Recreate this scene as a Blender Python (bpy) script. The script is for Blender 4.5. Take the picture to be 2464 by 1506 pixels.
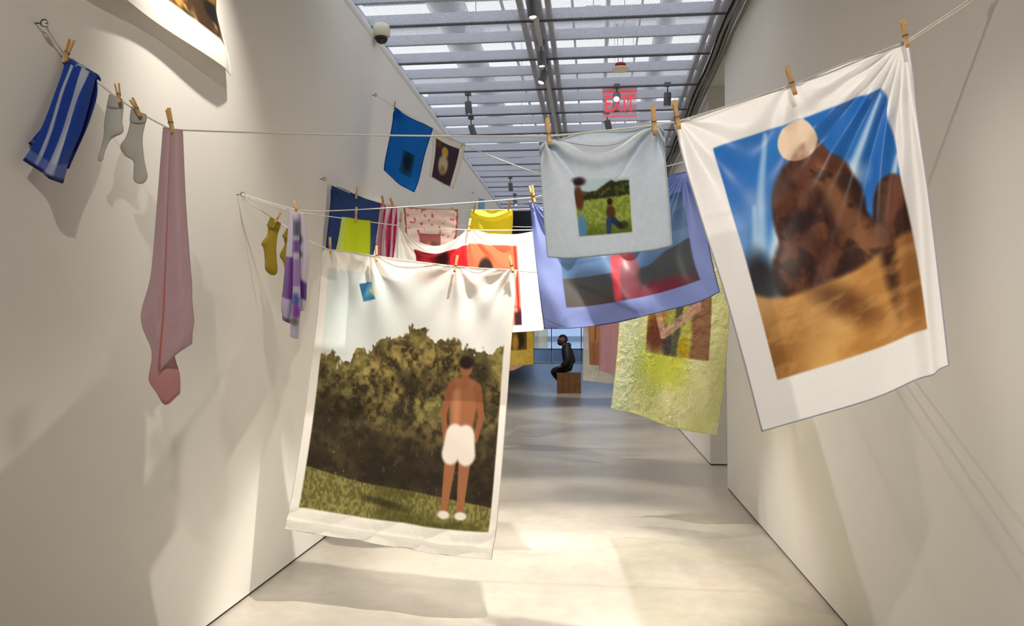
import bpy, bmesh, math, random
import numpy as np
from mathutils import Vector, Matrix

for o in list(bpy.data.objects): bpy.data.objects.remove(o)
S = bpy.context.scene
COL = S.collection
random.seed(4); RNG = np.random.RandomState(7)

# ------------------------------------------------------------------ camera
W, H, F = 2464.0, 1506.0, 1900.0
CAMZ = 1.35
YAW = math.radians(5.95); PITCH = math.radians(1.507)
cam = bpy.data.cameras.new('camera'); cam.sensor_width = 36; cam.lens = 36*F/W
cam.clip_start = .02; cam.clip_end = 300
co = bpy.data.objects.new('camera', cam); COL.objects.link(co)
co.location = (0, 0, CAMZ); co.rotation_euler = (math.pi/2+PITCH, 0, YAW)
S.camera = co

# ------------------------------------------------------------------ world, exposure
S.view_settings.view_transform = 'Standard'; S.view_settings.look = 'None'
S.view_settings.gamma = 1; S.view_settings.use_curve_mapping = False
S.view_settings.exposure = 0.08
w = bpy.data.worlds.new('sky'); S.world = w; w.use_nodes = True
w.node_tree.nodes['Background'].inputs[0].default_value = (.92, .945, 1.0, 1)
w.node_tree.nodes['Background'].inputs[1].default_value = 1.85

# ------------------------------------------------------------------ projection helpers (photo pixel -> place, at a true distance)
FW = np.array([-math.sin(YAW)*math.cos(PITCH), math.cos(YAW)*math.cos(PITCH), math.sin(PITCH)])
RT = np.array([math.cos(YAW), math.sin(YAW), 0]); UPV = np.cross(RT, FW)
CAM = np.array([0, 0, CAMZ])
def ray(px, py): return FW + RT*((px-W/2)/F) + UPV*((H/2-py)/F)
def at(px, py, Y): d = ray(px, py); return CAM + d*(Y/d[1])
def atx(px, py, X): d = ray(px, py); return CAM + d*(X/d[0])

# ------------------------------------------------------------------ colour and noise helpers
def lin(c):
    c = np.asarray(c, float)/255.0
    return np.where(c <= .04045, c/12.92, ((c+.055)/1.055)**2.4)
def vnoise(x, y, seed=0):
    xi = np.floor(x).astype(int); yi = np.floor(y).astype(int); fx = x-xi; fy = y-yi
    fx = fx*fx*(3-2*fx); fy = fy*fy*(3-2*fy)
    def h(a, b):
        n = (a*374761393 + b*668265263 + seed*144665) & 0x7fffffff
        n = ((n ^ (n >> 13))*1274126177) & 0x7fffffff
        return ((n ^ (n >> 16)) & 0xffff)/65535.0
    return (h(xi, yi)*(1-fx)+h(xi+1, yi)*fx)*(1-fy)+(h(xi, yi+1)*(1-fx)+h(xi+1, yi+1)*fx)*fy
def fbm(x, y, o=4, seed=0):
    s = 0; a = .5; t = 0
    for k in range(o):
        s = s+a*vnoise(x*2**k, y*2**k, seed+k); t += a; a *= .5
    return s/t
def sm(e0, e1, x): t = np.clip((x-e0)/(e1-e0), 0, 1); return t*t*(3-2*t)
def blob(U, V, cu, cv, ru, rv, soft=.35, ang=0):
    a, b = U-cu, V-cv
    c, s = math.cos(ang), math.sin(ang); x = (a*c+b*s)/ru; y = (-a*s+b*c)/rv
    return 1-sm(1-soft, 1+soft, np.sqrt(x*x+y*y))
def stroke(U, V, p, q, r0, r1, soft=.4):
    px, py = p; qx, qy = q; dx, dy = qx-px, qy-py
    t = np.clip(((U-px)*dx+(V-py)*dy)/(dx*dx+dy*dy), 0, 1)
    d = np.hypot(U-px-t*dx, V-py-t*dy); r = r0+(r1-r0)*t
    return 1-sm(1-soft, 1+soft, d/r)
class Paint:
    def __init__(s, shape, base): s.c = np.ones(shape+(3,))*np.array(base, float)
    def mix(s, m, col):
        m = np.clip(m, 0, 1)[..., None]; col = np.asarray(col, float)
        s.c = s.c*(1-m)+col*m
        return s
def rect(U, V, u0, u1, v0, v1, e=.004):
    return sm(u0-e, u0+e, U)*(1-sm(u1-e, u1+e, U))*sm(v0-e, v0+e, V)*(1-sm(v1-e, v1+e, V))

# ------------------------------------------------------------------ material helpers
def newmat(name):
    m = bpy.data.materials.new(name); m.use_nodes = True; nt = m.node_tree; nt.nodes.clear()
    out = nt.nodes.new('ShaderNodeOutputMaterial'); return m, nt, out
def solid(name, rgb, rough=.5, metal=0., noise=.0, nscale=20, bump=0., bscale=200, spec=.5):
    m, nt, out = newmat(name); b = nt.nodes.new('ShaderNodeBsdfPrincipled'); c = lin(rgb)
    b.inputs['Base Color'].default_value = (*c, 1); b.inputs['Roughness'].default_value = rough
    b.inputs['Metallic'].default_value = metal; b.inputs['Specular IOR Level'].default_value = spec
    tc = nt.nodes.new('ShaderNodeTexCoord')
    if noise:
        n = nt.nodes.new('ShaderNodeTexNoise'); n.inputs['Scale'].default_value = nscale; n.inputs['Detail'].default_value = 5
        r = nt.nodes.new('ShaderNodeValToRGB')
        r.color_ramp.elements[0].color = (*np.clip(c*(1-noise), 0, 1), 1); r.color_ramp.elements[1].color = (*np.clip(c*(1+noise), 0, 1), 1)
        r.color_ramp.elements[0].position = .3; r.color_ramp.elements[1].position = .7
        nt.links.new(tc.outputs['Object'], n.inputs['Vector']); nt.links.new(n.outputs['Fac'], r.inputs['Fac']); nt.links.new(r.outputs['Color'], b.inputs['Base Color'])
    if bump:
        n = nt.nodes.new('ShaderNodeTexNoise'); n.inputs['Scale'].default_value = bscale
        bp = nt.nodes.new('ShaderNodeBump'); bp.inputs['Strength'].default_value = bump; bp.inputs['Distance'].default_value = .002
        nt.links.new(tc.outputs['Object'], n.inputs['Vector']); nt.links.new(n.outputs['Fac'], bp.inputs['Height']); nt.links.new(bp.outputs['Normal'], b.inputs['Normal'])
    nt.links.new(b.outputs[0], out.inputs[0]); return m
def fabric(name, trans=.35, rough=.8, bump=.15, bscale=500, spec=.2, sheen=0., clear=0.):
    """printed cloth: colour from the painted 'Col' attribute, part of the light passes through"""
    m, nt, out = newmat(name); b = nt.nodes.new('ShaderNodeBsdfPrincipled')
    at_ = nt.nodes.new('ShaderNodeAttribute'); at_.attribute_name = 'Col'
    tc = nt.nodes.new('ShaderNodeTexCoord'); n = nt.nodes.new('ShaderNodeTexNoise'); n.inputs['Scale'].default_value = bscale
    bp = nt.nodes.new('ShaderNodeBump'); bp.inputs['Strength'].default_value = bump; bp.inputs['Distance'].default_value = .0015
    nt.links.new(tc.outputs['Object'], n.inputs['Vector']); nt.links.new(n.outputs['Fac'], bp.inputs['Height']); nt.links.new(bp.outputs['Normal'], b.inputs['Normal'])
    b.inputs['Roughness'].default_value = rough; b.inputs['Specular IOR Level'].default_value = spec
    b.inputs['Sheen Weight'].default_value = sheen
    nt.links.new(at_.outputs['Color'], b.inputs['Base Color'])
    t = nt.nodes.new('ShaderNodeBsdfTranslucent'); nt.links.new(at_.outputs['Color'], t.inputs['Color'])
    mx = nt.nodes.new('ShaderNodeMixShader'); mx.inputs[0].default_value = trans
    nt.links.new(b.outputs[0], mx.inputs[1]); nt.links.new(t.outputs[0], mx.inputs[2])
    last = mx
    if clear:
        tr = nt.nodes.new('ShaderNodeBsdfTransparent'); nt.links.new(at_.outputs['Color'], tr.inputs['Color'])
        m2 = nt.nodes.new('ShaderNodeMixShader'); m2.inputs[0].default_value = clear
        nt.links.new(mx.outputs[0], m2.inputs[1]); nt.links.new(tr.outputs[0], m2.inputs[2]); last = m2
    nt.links.new(last.outputs[0], out.inputs[0]); return m
def emit(name, rgb, s):
    m, nt, out = newmat(name); e = nt.nodes.new('ShaderNodeEmission'); e.inputs[0].default_value = (*lin(rgb), 1); e.inputs[1].default_value = s
    nt.links.new(e.outputs[0], out.inputs[0]); return m

M = {}
M['wall'] = solid('painted_wall', (231, 228, 222), .65, noise=.012, nscale=3, bump=.08, bscale=120)
M['wall_far'] = solid('painted_wall_far', (226, 226, 226), .65, noise=.012, nscale=3)
M['gap'] = solid('shadow_gap', (62, 60, 58), .6, noise=.1)
M['steel'] = solid('grey_painted_steel', (172, 176, 187), .5, metal=.0, noise=.05, nscale=8)
M['mesh'] = solid('expanded_metal', (186, 190, 202), .5, metal=.0, noise=.05)
M['darksteel'] = solid('dark_steel', (56, 54, 58), .5, noise=.1)
M['white'] = solid('white_paint', (232, 232, 230), .5, noise=.02)
M['duct'] = solid('galvanised_duct', (178, 182, 190), .4, metal=.3, noise=.06, nscale=4)
M['joistw'] = solid('white_steel_joist', (205, 207, 212), .5, noise=.03)
M['wood'] = solid('pin_wood', (214, 170, 112), .6, noise=.18, nscale=90)
M['spring'] = solid('pin_spring', (150, 140, 125), .35, metal=.8, noise=.05)
M['rope'] = solid('cotton_rope', (226, 222, 212), .9, noise=.08, nscale=300, bump=.4, bscale=600)
M['hook'] = solid('hook_metal', (120, 116, 110), .4, metal=.8, noise=.1)
M['lampbody'] = solid('lamp_grey', (104, 104, 108), .5, metal=.2, noise=.05)
M['cable'] = solid('cable_grey', (120, 118, 112), .7, noise=.2, nscale=30)
M['cable_dark'] = solid('cable_dark', (40, 40, 44), .6, noise=.2)
M['cream'] = solid('cream_plastic', (226, 222, 196), .45, noise=.02)
M['dome'] = solid('smoked_dome', (28, 26, 26), .12, noise=.1)
M['detred'] = solid('red_plastic', (150, 14, 30), .4, noise=.05)
M['exitred'] = emit('exit_letter_red', (236, 74, 86), 1.0)
M['benchwood'] = solid('bench_wood', (112, 74, 36), .5, noise=.3, nscale=9)
M['skin'] = solid('skin', (92, 62, 48), .55, noise=.05)
M['jacket'] = solid('black_nylon', (24, 24, 28), .6, noise=.2, nscale=12, bump=.3, bscale=40)
M['trousers'] = solid('black_trousers', (18, 18, 22), .8, noise=.15, nscale=30)
M['hair'] = solid('dark_hair', (16, 13, 12), .7, noise=.3, nscale=80, bump=.5, bscale=150)
M['bulb'] = emit('lamp_face', (255, 250, 238), 6)
M['plainwhite'] = fabric('white_cotton', .38, .85)
M['satin'] = fabric('satin_print', .34, .38, bump=.05, bscale=900, spec=.45, sheen=.1)
M['print'] = fabric('cotton_print', .48, .85, bump=.12, bscale=700)
M['terry'] = fabric('terry_cloth', .26, .95, bump=.5, bscale=420, sheen=.3)
M['knit'] = fabric('sock_knit', .12, .95, bump=.6, bscale=500, sheen=.2)
M['silk'] = fabric('lavender_silk', .38, .45, bump=.06, bscale=700, spec=.4)
M['paper'] = fabric('paper_print', .1, .6, bump=.03)
def film(name, clear, rough=.22, bscale=55, bump=.55):
    m, nt, out = newmat(name)
    at_ = nt.nodes.new('ShaderNodeAttribute'); at_.attribute_name = 'Col'
    tc = nt.nodes.new('ShaderNodeTexCoord'); n = nt.nodes.new('ShaderNodeTexNoise'); n.inputs['Scale'].default_value = bscale; n.inputs['Detail'].default_value = 3
    n.inputs['Distortion'].default_value = .6
    bp = nt.nodes.new('ShaderNodeBump'); bp.inputs['Strength'].default_value = bump; bp.inputs['Distance'].default_value = .02
    nt.links.new(tc.outputs['Object'], n.inputs['Vector']); nt.links.new(n.outputs['Fac'], bp.inputs['Height'])
    b = nt.nodes.new('ShaderNodeBsdfPrincipled'); b.inputs['Roughness'].default_value = rough; b.inputs['Specular IOR Level'].default_value = 1.0
    b.inputs['Coat Weight'].default_value = .6; b.inputs['Coat Roughness'].default_value = .15
    nt.links.new(at_.outputs['Color'], b.inputs['Base Color']); nt.links.new(bp.outputs['Normal'], b.inputs['Normal']); nt.links.new(bp.outputs['Normal'], b.inputs['Coat Normal'])
    t = nt.nodes.new('ShaderNodeBsdfTranslucent'); nt.links.new(at_.outputs['Color'], t.inputs['Color']); nt.links.new(bp.outputs['Normal'], t.inputs['Normal'])
    mx = nt.nodes.new('ShaderNodeMixShader'); mx.inputs[0].default_value = .4
    nt.links.new(b.outputs[0], mx.inputs[1]); nt.links.new(t.outputs[0], mx.inputs[2])
    tr = nt.nodes.new('ShaderNodeBsdfTransparent'); nt.links.new(at_.outputs['Color'], tr.inputs['Color'])
    m2 = nt.nodes.new('ShaderNodeMixShader'); m2.inputs[0].default_value = clear
    nt.links.new(mx.outputs[0], m2.inputs[1]); nt.links.new(tr.outputs[0], m2.inputs[2]); nt.links.new(m2.outputs[0], out.inputs[0]); return m
M['film'] = film('crinkled_film', .42, .16, 60, 1.0)
M['foil'] = film('crinkled_pale_film', .15, .2, 45, .7)
M['sheer'] = fabric('sheer_cloth', .5, .6, clear=.35)

def floor_mat():
    m, nt, out = newmat('polished_concrete'); b = nt.nodes.new('ShaderNodeBsdfPrincipled')
    tc = nt.nodes.new('ShaderNodeTexCoord')
    n1 = nt.nodes.new('ShaderNodeTexNoise'); n1.inputs['Scale'].default_value = 1.3; n1.inputs['Detail'].default_value = 8; n1.inputs['Roughness'].default_value = .62
    n2 = nt.nodes.new('ShaderNodeTexNoise'); n2.inputs['Scale'].default_value = 14; n2.inputs['Detail'].default_value = 6
    r = nt.nodes.new('ShaderNodeValToRGB'); r.color_ramp.elements[0].position = .3; r.color_ramp.elements[1].position = .72
    r.color_ramp.elements[0].color = (*lin((160, 153, 142)), 1); r.color_ramp.elements[1].color = (*lin((182, 175, 164)), 1)
    r2 = nt.nodes.new('ShaderNodeValToRGB'); r2.color_ramp.elements[0].position = .35; r2.color_ramp.elements[1].position = .7
    r2.color_ramp.elements[0].color = (.9, .9, .9, 1); r2.color_ramp.elements[1].color = (1, 1, 1, 1)
    mul = nt.nodes.new('ShaderNodeMixRGB'); mul.blend_type = 'MULTIPLY'; mul.inputs[0].default_value = 1
    mr = nt.nodes.new('ShaderNodeMapRange'); mr.inputs['To Min'].default_value = .24; mr.inputs['To Max'].default_value = .38
    for a, c in ((tc.outputs['Object'], n1.inputs['Vector']), (tc.outputs['Object'], n2.inputs['Vector']), (n1.outputs['Fac'], r.inputs['Fac']), (n2.outputs['Fac'], r2.inputs['Fac']),
                 (r.outputs['Color'], mul.inputs[1]), (r2.outputs['Color'], mul.inputs[2]), (mul.outputs[0], b.inputs['Base Color']),
                 (n1.outputs['Fac'], mr.inputs['Value']), (mr.outputs[0], b.inputs['Roughness'])): nt.links.new(a, c)
    b.inputs['Specular IOR Level'].default_value = .45
    nt.links.new(b.outputs[0], out.inputs[0]); return m
M['floor'] = floor_mat()
def tint_glass():
    m, nt, out = newmat('blue_tinted_glass'); t = nt.nodes.new('ShaderNodeBsdfTransparent'); t.inputs[0].default_value = (*lin((212, 230, 252)), 1)
    g = nt.nodes.new('ShaderNodeBsdfGlossy'); g.inputs['Roughness'].default_value = .05
    mx = nt.nodes.new('ShaderNodeMixShader'); mx.inputs[0].default_value = .06
    nt.links.new(t.outputs[0], mx.inputs[1]); nt.links.new(g.outputs[0], mx.inputs[2]); nt.links.new(mx.outputs[0], out.inputs[0]); return m
M['glass'] = tint_glass()
def acrylic():
    m, nt, out = newmat('clear_acrylic'); t = nt.nodes.new('ShaderNodeBsdfTransparent'); t.inputs[0].default_value = (1, .84, .86, 1)
    g = nt.nodes.new('ShaderNodeBsdfGlossy'); g.inputs['Roughness'].default_value = .08; g.inputs[0].default_value = (1, .75, .78, 1)
    mx = nt.nodes.new('ShaderNodeMixShader'); mx.inputs[0].default_value = .25
    nt.links.new(t.outputs[0], mx.inputs[1]); nt.links.new(g.outputs[0], mx.inputs[2]); nt.links.new(mx.outputs[0], out.inputs[0]); return m
M['acrylic'] = acrylic()

# ------------------------------------------------------------------ object helpers
def tag(o, label=None, cat=None, group=None, kind=None):
    if label: o['label'] = label
    if cat: o['category'] = cat
    if group: o['group'] = group
    if kind: o['kind'] = kind
    return o
def link(name, me, mat=None, parent=None):
    o = bpy.data.objects.new(name, me); COL.objects.link(o)
    if mat is not None and me is not None and not me.materials: me.materials.append(mat)
    if parent: o.parent = parent
    return o
def empty(name, loc, rot=(0, 0, 0)):
    o = bpy.data.objects.new(name, None); COL.objects.link(o); o.location = tuple(loc); o.rotation_euler = rot
    o.empty_display_size = .1; return o
def local(P, parent):
    return np.asarray(P)-np.array(parent.location) if parent is not None else np.asarray(P)
def mesh_np(name, verts, faces, smooth=True):
    me = bpy.data.meshes.new(name); me.from_pydata([tuple(v) for v in verts], [], [tuple(f) for f in faces])
    if smooth: me.polygons.foreach_set('use_smooth', [True]*len(me.polygons))
    me.update(); return me
def box_bm(bm, x0, x1, y0, y1, z0, z1):
    v = [bm.verts.new(p) for p in ((x0, y0, z0), (x1, y0, z0), (x1, y1, z0), (x0, y1, z0), (x0, y0, z1), (x1, y0, z1), (x1, y1, z1), (x0, y1, z1))]
    for f in ((0, 3, 2, 1), (4, 5, 6, 7), (0, 1, 5, 4), (1, 2, 6, 5), (2, 3, 7, 6), (3, 0, 4, 7)): bm.faces.new([v[i] for i in f])
def bm_mesh(name, bm, bevel=0):
    if bevel: bmesh.ops.bevel(bm, geom=list(bm.edges), offset=bevel, segments=2, affect='EDGES', profile=.7)
    me = bpy.data.meshes.new(name); bm.to_mesh(me); bm.free(); return me
def box(name, x0, x1, y0, y1, z0, z1, mat, parent=None, bevel=0, kind=None):
    bm = bmesh.new(); box_bm(bm, x0, x1, y0, y1, z0, z1); o = link(name, bm_mesh(name, bm, bevel), mat, parent)
    if kind: o['kind'] = kind
    return o
def spline(P, n):
    P = np.asarray(P, float); k = len(P)
    Q = np.vstack([2*P[0]-P[1], P, 2*P[-1]-P[-2]])
    t = np.linspace(0, k-1, n); i = np.minimum(t.astype(int), k-2); f = (t-i)[:, None]
    a, b, c, d = Q[i], Q[i+1], Q[i+2], Q[i+3]
    return .5*((2*b)+(-a+c)*f+(2*a-5*b+4*c-d)*f**2+(-a+3*b-3*c+d)*f**3)
def tube_mesh(name, P, r, sides=8):
    P = np.asarray(P, float); n = len(P); T = np.gradient(P, axis=0); T /= np.linalg.norm(T, axis=1)[:, None]+1e-12
    up = np.array([.13, .21, .97]); V = []; R = np.ones(n)*r if np.isscalar(r) else np.asarray(r)
    for i in range(n):
        a = np.cross(T[i], up); a /= np.linalg.norm(a)+1e-9; b = np.cross(a, T[i])
        for s in range(sides):
            g = 2*math.pi*s/sides; V.append(P[i]+R[i]*(math.cos(g)*a+math.sin(g)*b))
    Fc = [(i*sides+s, i*sides+(s+1) % sides, (i+1)*sides+(s+1) % sides, (i+1)*sides+s) for i in range(n-1) for s in range(sides)]
    Fc += [tuple(range(sides-1, -1, -1)), tuple((n-1)*sides+s for s in range(sides))]
    return mesh_np(name, V, Fc)
def lathe_mesh(name, prof, sides=24):
    V = []; Fc = []
    for r, z in prof:
        for s in range(sides): g = 2*math.pi*s/sides; V.append((r*math.cos(g), r*math.sin(g), z))
    n = len(prof)
    for i in range(n-1):
        for s in range(sides): Fc.append((i*sides+s, i*sides+(s+1) % sides, (i+1)*sides+(s+1) % sides, (i+1)*sides+s))
    Fc += [tuple(range(sides-1, -1, -1)), tuple((n-1)*sides+s for s in range(sides))]
    me = mesh_np(name, V, Fc); return me

# cloth: a control net of (px, py, distance) rows -> smooth surface, folds pushed along the depth, colours painted per vertex
def net(ctrl, nu, nv):
    G = np.array([[at(*p) for p in row] for row in ctrl])
    A = np.stack([spline(G[i], nu) for i in range(G.shape[0])])
    D = np.stack([spline(A[:, j], nv*3) for j in range(nu)], axis=1)
    L = np.concatenate([[0], np.cumsum(np.linalg.norm(np.diff(D, axis=0), axis=2).mean(axis=1))]); L /= L[-1]   # even spacing down the cloth
    x = np.interp(np.linspace(0, 1, nv), L, np.arange(len(L))); i = np.minimum(x.astype(int), len(L)-2); f = (x-i)[:, None, None]
    D = D[i]*(1-f)+D[i+1]*f
    L = np.concatenate([[0], np.cumsum(np.linalg.norm(np.diff(D, axis=1), axis=2).mean(axis=0))]); L /= L[-1]   # and across it
    x = np.interp(np.linspace(0, 1, nu), L, np.arange(len(L))); i = np.minimum(x.astype(int), len(L)-2); f = (x-i)[None, :, None]
    return D[:, i]*(1-f)+D[:, i+1]*f
def uvgrid(nu, nv):
    u = np.linspace(0, 1, nu); v = np.linspace(0, 1, nv); return np.meshgrid(u, v)
def cloth_mesh(name, G, C, parent=None):
    nv, nu = G.shape[:2]; P = local(G.reshape(-1, 3), parent)
    me = bpy.data.meshes.new(name); nF = (nu-1)*(nv-1)
    idx = np.arange(nu*nv).reshape(nv, nu)
    q = np.stack([idx[:-1, :-1], idx[1:, :-1], idx[1:, 1:], idx[:-1, 1:]], -1).reshape(-1)
    me.vertices.add(nu*nv); me.vertices.foreach_set('co', P.reshape(-1).astype(np.float32))
    me.loops.add(nF*4); me.loops.foreach_set('vertex_index', q.astype(np.int32))
    me.polygons.add(nF); me.polygons.foreach_set('loop_start', np.arange(0, nF*4, 4, dtype=np.int32))
    me.polygons.foreach_set('use_smooth', np.ones(nF, bool)); me.update(calc_edges=True); me.validate()
    ca = me.color_attributes.new('Col', 'FLOAT_COLOR', 'POINT')
    c = np.ones((nu*nv, 4), np.float32); c[:, :3] = lin(np.clip(C, 0, 255)).reshape(-1, 3); ca.data.foreach_set('color', c.reshape(-1))
    return me
def flatcol(me, rgb):
    ca = me.color_attributes.new('Col', 'FLOAT_COLOR', 'POINT'); n = len(me.vertices)
    c = np.ones((n, 4), np.float32); c[:, :3] = lin(rgb); ca.data.foreach_set('color', c.reshape(-1)); return me
def hem_of(G, rgb, mat, parent, r=.0022, step=3):
    L = np.concatenate([G[0, ::step], G[::step, -1], G[-1, ::-step], G[::-step, 0], G[0, :1]])
    me = flatcol(tube_mesh('hem', local(L, parent), r, 6), rgb); return link('hem', me, mat, parent)
def thick(o, t):
    m = o.modifiers.new('thickness', 'SOLIDIFY'); m.thickness = t; m.offset = 0; return o
def cloth(name, part, ctrl, nu, nv, disp, paint, mat, label, cat, hemcol=None, group=None, t=0, hem_r=.0022):
    G = net(ctrl, nu, nv); U, V = uvgrid(nu, nv)
    if disp is not None: G[..., 1] -= disp(U, V)
    root = empty(name, G[0].mean(axis=0)); tag(root, label, cat, group)
    o = link(part, cloth_mesh(part, G, paint(U, V), root), mat, root)
    if t: thick(o, t)
    if hemcol is not None: hem_of(G, hemcol, mat, root, hem_r)
    return root
def pinfold(U, V, u0, amp, wide=.05, grow=.25, fall=.5, slope=0.):
    return amp*np.exp(-((U-u0-slope*V)/(wide+grow*V))**2)*np.exp(-V/fall)
def radiate(U, V, u0, v0, fr, amp, fall, ph=0, asp=1.):
    a = np.arctan2((V-v0)*asp+1e-4, U-u0); r = np.hypot(U-u0, (V-v0)*asp)
    return amp*np.cos(fr*a+ph)*np.minimum(r/.12, 1)*np.exp(-r/fall)

# ================================================================== THE ROOM
XL, XR, XR2 = -1.772, 1.152, 1.184
ZW, ZC = 3.80, 3.84
YB, YE = -5.0, 16.2         # back wall, end of the corridor
YW = 36.0                   # window wall far behind
box('floor', -9, 9, YB-.2, YW+12, -.2, 0, M['floor'], kind='structure')
def wall(name, x0, x1, y0, y1, z0, z1, mat=None, gap=None):
    o = box(name, x0, x1, y0, y1, z0, z1, mat or M['wall'], kind='structure'); return o
G0 = .014                                   # shadow gap below the walls, its shade painted as dark recessed strips
wall('wall_left', XL-.25, XL, YB, YE, G0, ZW)
box('gap_strip_left', XL-.24, XL-.008, YB, YE-.01, 0, G0, M['gap'], kind='structure')
wall('wall_right', XR, XR+.3, YB, 7.08, G0, ZW+.06)
box('gap_strip_right', XR+.008, XR+.29, YB, 7.07, 0, G0, M['gap'], kind='structure')
wall('wall_right_far', XR2, XR2+2.6, 8.32, YW, G0, ZW+.3)
box('gap_strip_right_far', XR2+.008, XR2+2.59, 8.33, YW-.01, 0, G0, M['gap'], kind='structure')
wall('wall_side_room', 4.2, 4.4, YB, 8.32, 0, ZW+.3)
wall('wall_back', XL-.25, 4.4, YB-.2, YB, 0, ZW+1)
wall('wall_left_far', -3.05, -2.75, YE+.2, YW, 0, 4.3, M['wall_far'])
wall('wall_left_return', -3.05, XL-.25, YE-.2, YE+.2, 0, 4.3, M['wall_far'])
box('ceiling_far', -3.05, 4.4, YE+.3, YW, 4.3, 4.5, M['darksteel'], kind='structure')
box('ceiling_side_room', XR+.3, 4.4, YB, 8.32, ZW+.3, ZW+.5, M['white'], kind='structure')
box('sky_blocker', XL-.25, XR+.3, YB, 4.9, ZC+.12, ZC+.2, M['white'], kind='structure')  # added unseen slab, keeps sky light off the near walls
box('ceiling_opening', 1.07, XR+.3, 7.10, 8.31, ZW+.12, ZW+.2, M['white'], kind='structure')
box('trim_3', 1.045, XR+.05, YB, YE, ZC+.10, ZC+.115, M['joistw'], kind='structure')
# rounded wall caps, shaped to catch sky light as a pale bright edge
tag(link('sky_catch_1', tube_mesh('sky_catch_1', [(XL-.048, YB, ZW-.035), (XL-.048, YE, ZW-.035)], .062, 24), M['white']), kind='structure')
tag(link('sky_catch_2', tube_mesh('sky_catch_2', [(XR+.048, YB, ZW+.03), (XR+.048, 7.085, ZW+.03)], .062, 24), M['white']), kind='structure')

# window wall at the far end
win = empty('window_1', (0, YW, 0)); tag(win, kind='structure')
for (x0, x1) in ((-2.72, -1.98), (-1.9, -.62), (-.56, .72), (.78, 1.17)):
    box('pane', x0, x1, .03, .042, .06, 4.25, M['glass'], win)
for x in (-2.75, -1.94, -.59, .75):
    box('mullion', x-.025, x+.025, -.04, .08, 0, 4.3, M['steel'], win)
box('sill', -2.75, 1.18, -.05, .1, 0, .055, M['white'], win)
box('transom', -2.75, 1.18, -.04, .08, .62, .68, M['steel'], win)
pw = box('parapet_wall', -6, 5, YW+2.0, YW+2.2, 0, .60, solid('parapet_concrete', (136, 142, 152), .8, noise=.1))
tag(pw, 'low grey parapet wall outside the blue window', 'parapet')
fb = empty('facade_building', (0, YW+11, 0)); tag(fb, 'pale building across the street seen through the blue glass', 'building')
box('facade', -8, 8, 0, .4, -.1, 12, solid('facade_render', (232, 232, 232), .8, noise=.05, nscale=2), fb)
box('cornice', -8, 8, -.15, 0, .95, 1.2, solid('facade_band', (150, 154, 160), .8, noise=.05), fb)

# ------------------------------------------------------------------ expanded metal ceiling
ceil = empty('ceiling', (0, 0, ZC)); tag(ceil, kind='structure')
PW, PP = 1.47, .88
def mesh_panel_mesh():
    bm = bmesh.new(); a, b = .021, .032; t, h = .0018, .0022
    for sgn in (1, -1):
        k0 = -int(PW/a)-int(PP/b)-2
        for k in range(k0, int(PW/a)+int(PP/b)+2):
            # line: x = k*a + sgn*(a/b)*y
            pts = []
            ya, yb = 0., PP
            xa, xb = k*a+sgn*(a/b)*ya, k*a+sgn*(a/b)*yb
            p0, p1 = np.array([xa, ya]), np.array([xb, yb]); d = p1-p0; t0, t1 = 0., 1.
            for lo, hi, c, dd in ((0, PW, p0[0], d[0]),):
                q0, q1 = (lo-c)/dd, (hi-c)/dd
                if q0 > q1: q0, q1 = q1, q0
                t0, t1 = max(t0, q0), min(t1, q1)
            if t1-t0 < .01: continue
            s, e = p0+d*t0, p0+d*t1; n = np.array([-d[1], d[0]])/np.linalg.norm(d)*t/2
            v = [bm.verts.new((*(q+m), z)) for q in (s, e) for m in (n, -n) for z in (0, h)]
            for f in ((0, 1, 5, 4), (2, 6, 7, 3), (0, 4, 6, 2), (1, 3, 7, 5)): bm.faces.new([v[i] for i in f])
    return bm_mesh('mesh_panel', bm)
pm = mesh_panel_mesh(); pm.materials.append(M['mesh'])
bm = bmesh.new(); box_bm(bm, 0, PW, -.02, .02, .006, .09); jm = bm_mesh('joist', bm); jm.materials.append(M['steel'])
bm = bmesh.new(); box_bm(bm, 0, PW, -.009, .009, -.010, -.0005); sm_ = bm_mesh('joint_strip', bm); sm_.materials.append(solid('joint_steel', (84, 84, 92), .5, noise=.1))
bm = bmesh.new(); box_bm(bm, -.022, .022, .022, PP/2-.022, .006, .06); em = bm_mesh('edge_rail', bm); em.materials.append(M['steel'])
Y0 = 6.21
rows = [Y0+PP*k for k in range(-11, 12)]
for y in rows:
    if y+PP > YE+.2: continue
    for x0 in (-1.935, -.44):
        o = link('mesh_panel', pm, None, ceil); o.location = (x0, y, 0)
        for dy in (0, PP/2):
            o = link('joist', jm, None, ceil); o.location = (x0, y+dy, 0)
            for xe in (x0+.022, x0+.095, x0+PW-.022, x0+PW-.095):
                o = link('edge_rail', em, None, ceil); o.location = (xe, y+dy, 0)
        o = link('joint_strip', sm_, None, ceil); o.location = (x0, y, 0)

# lighting track along the joint of the two panel columns
tr = box('light_track', -.465, -.425, 3.0, 15.8, ZC-.048, ZC-.0135, M['steel']); tag(tr, 'long grey lighting track under the mesh ceiling joint', 'track')

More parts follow.
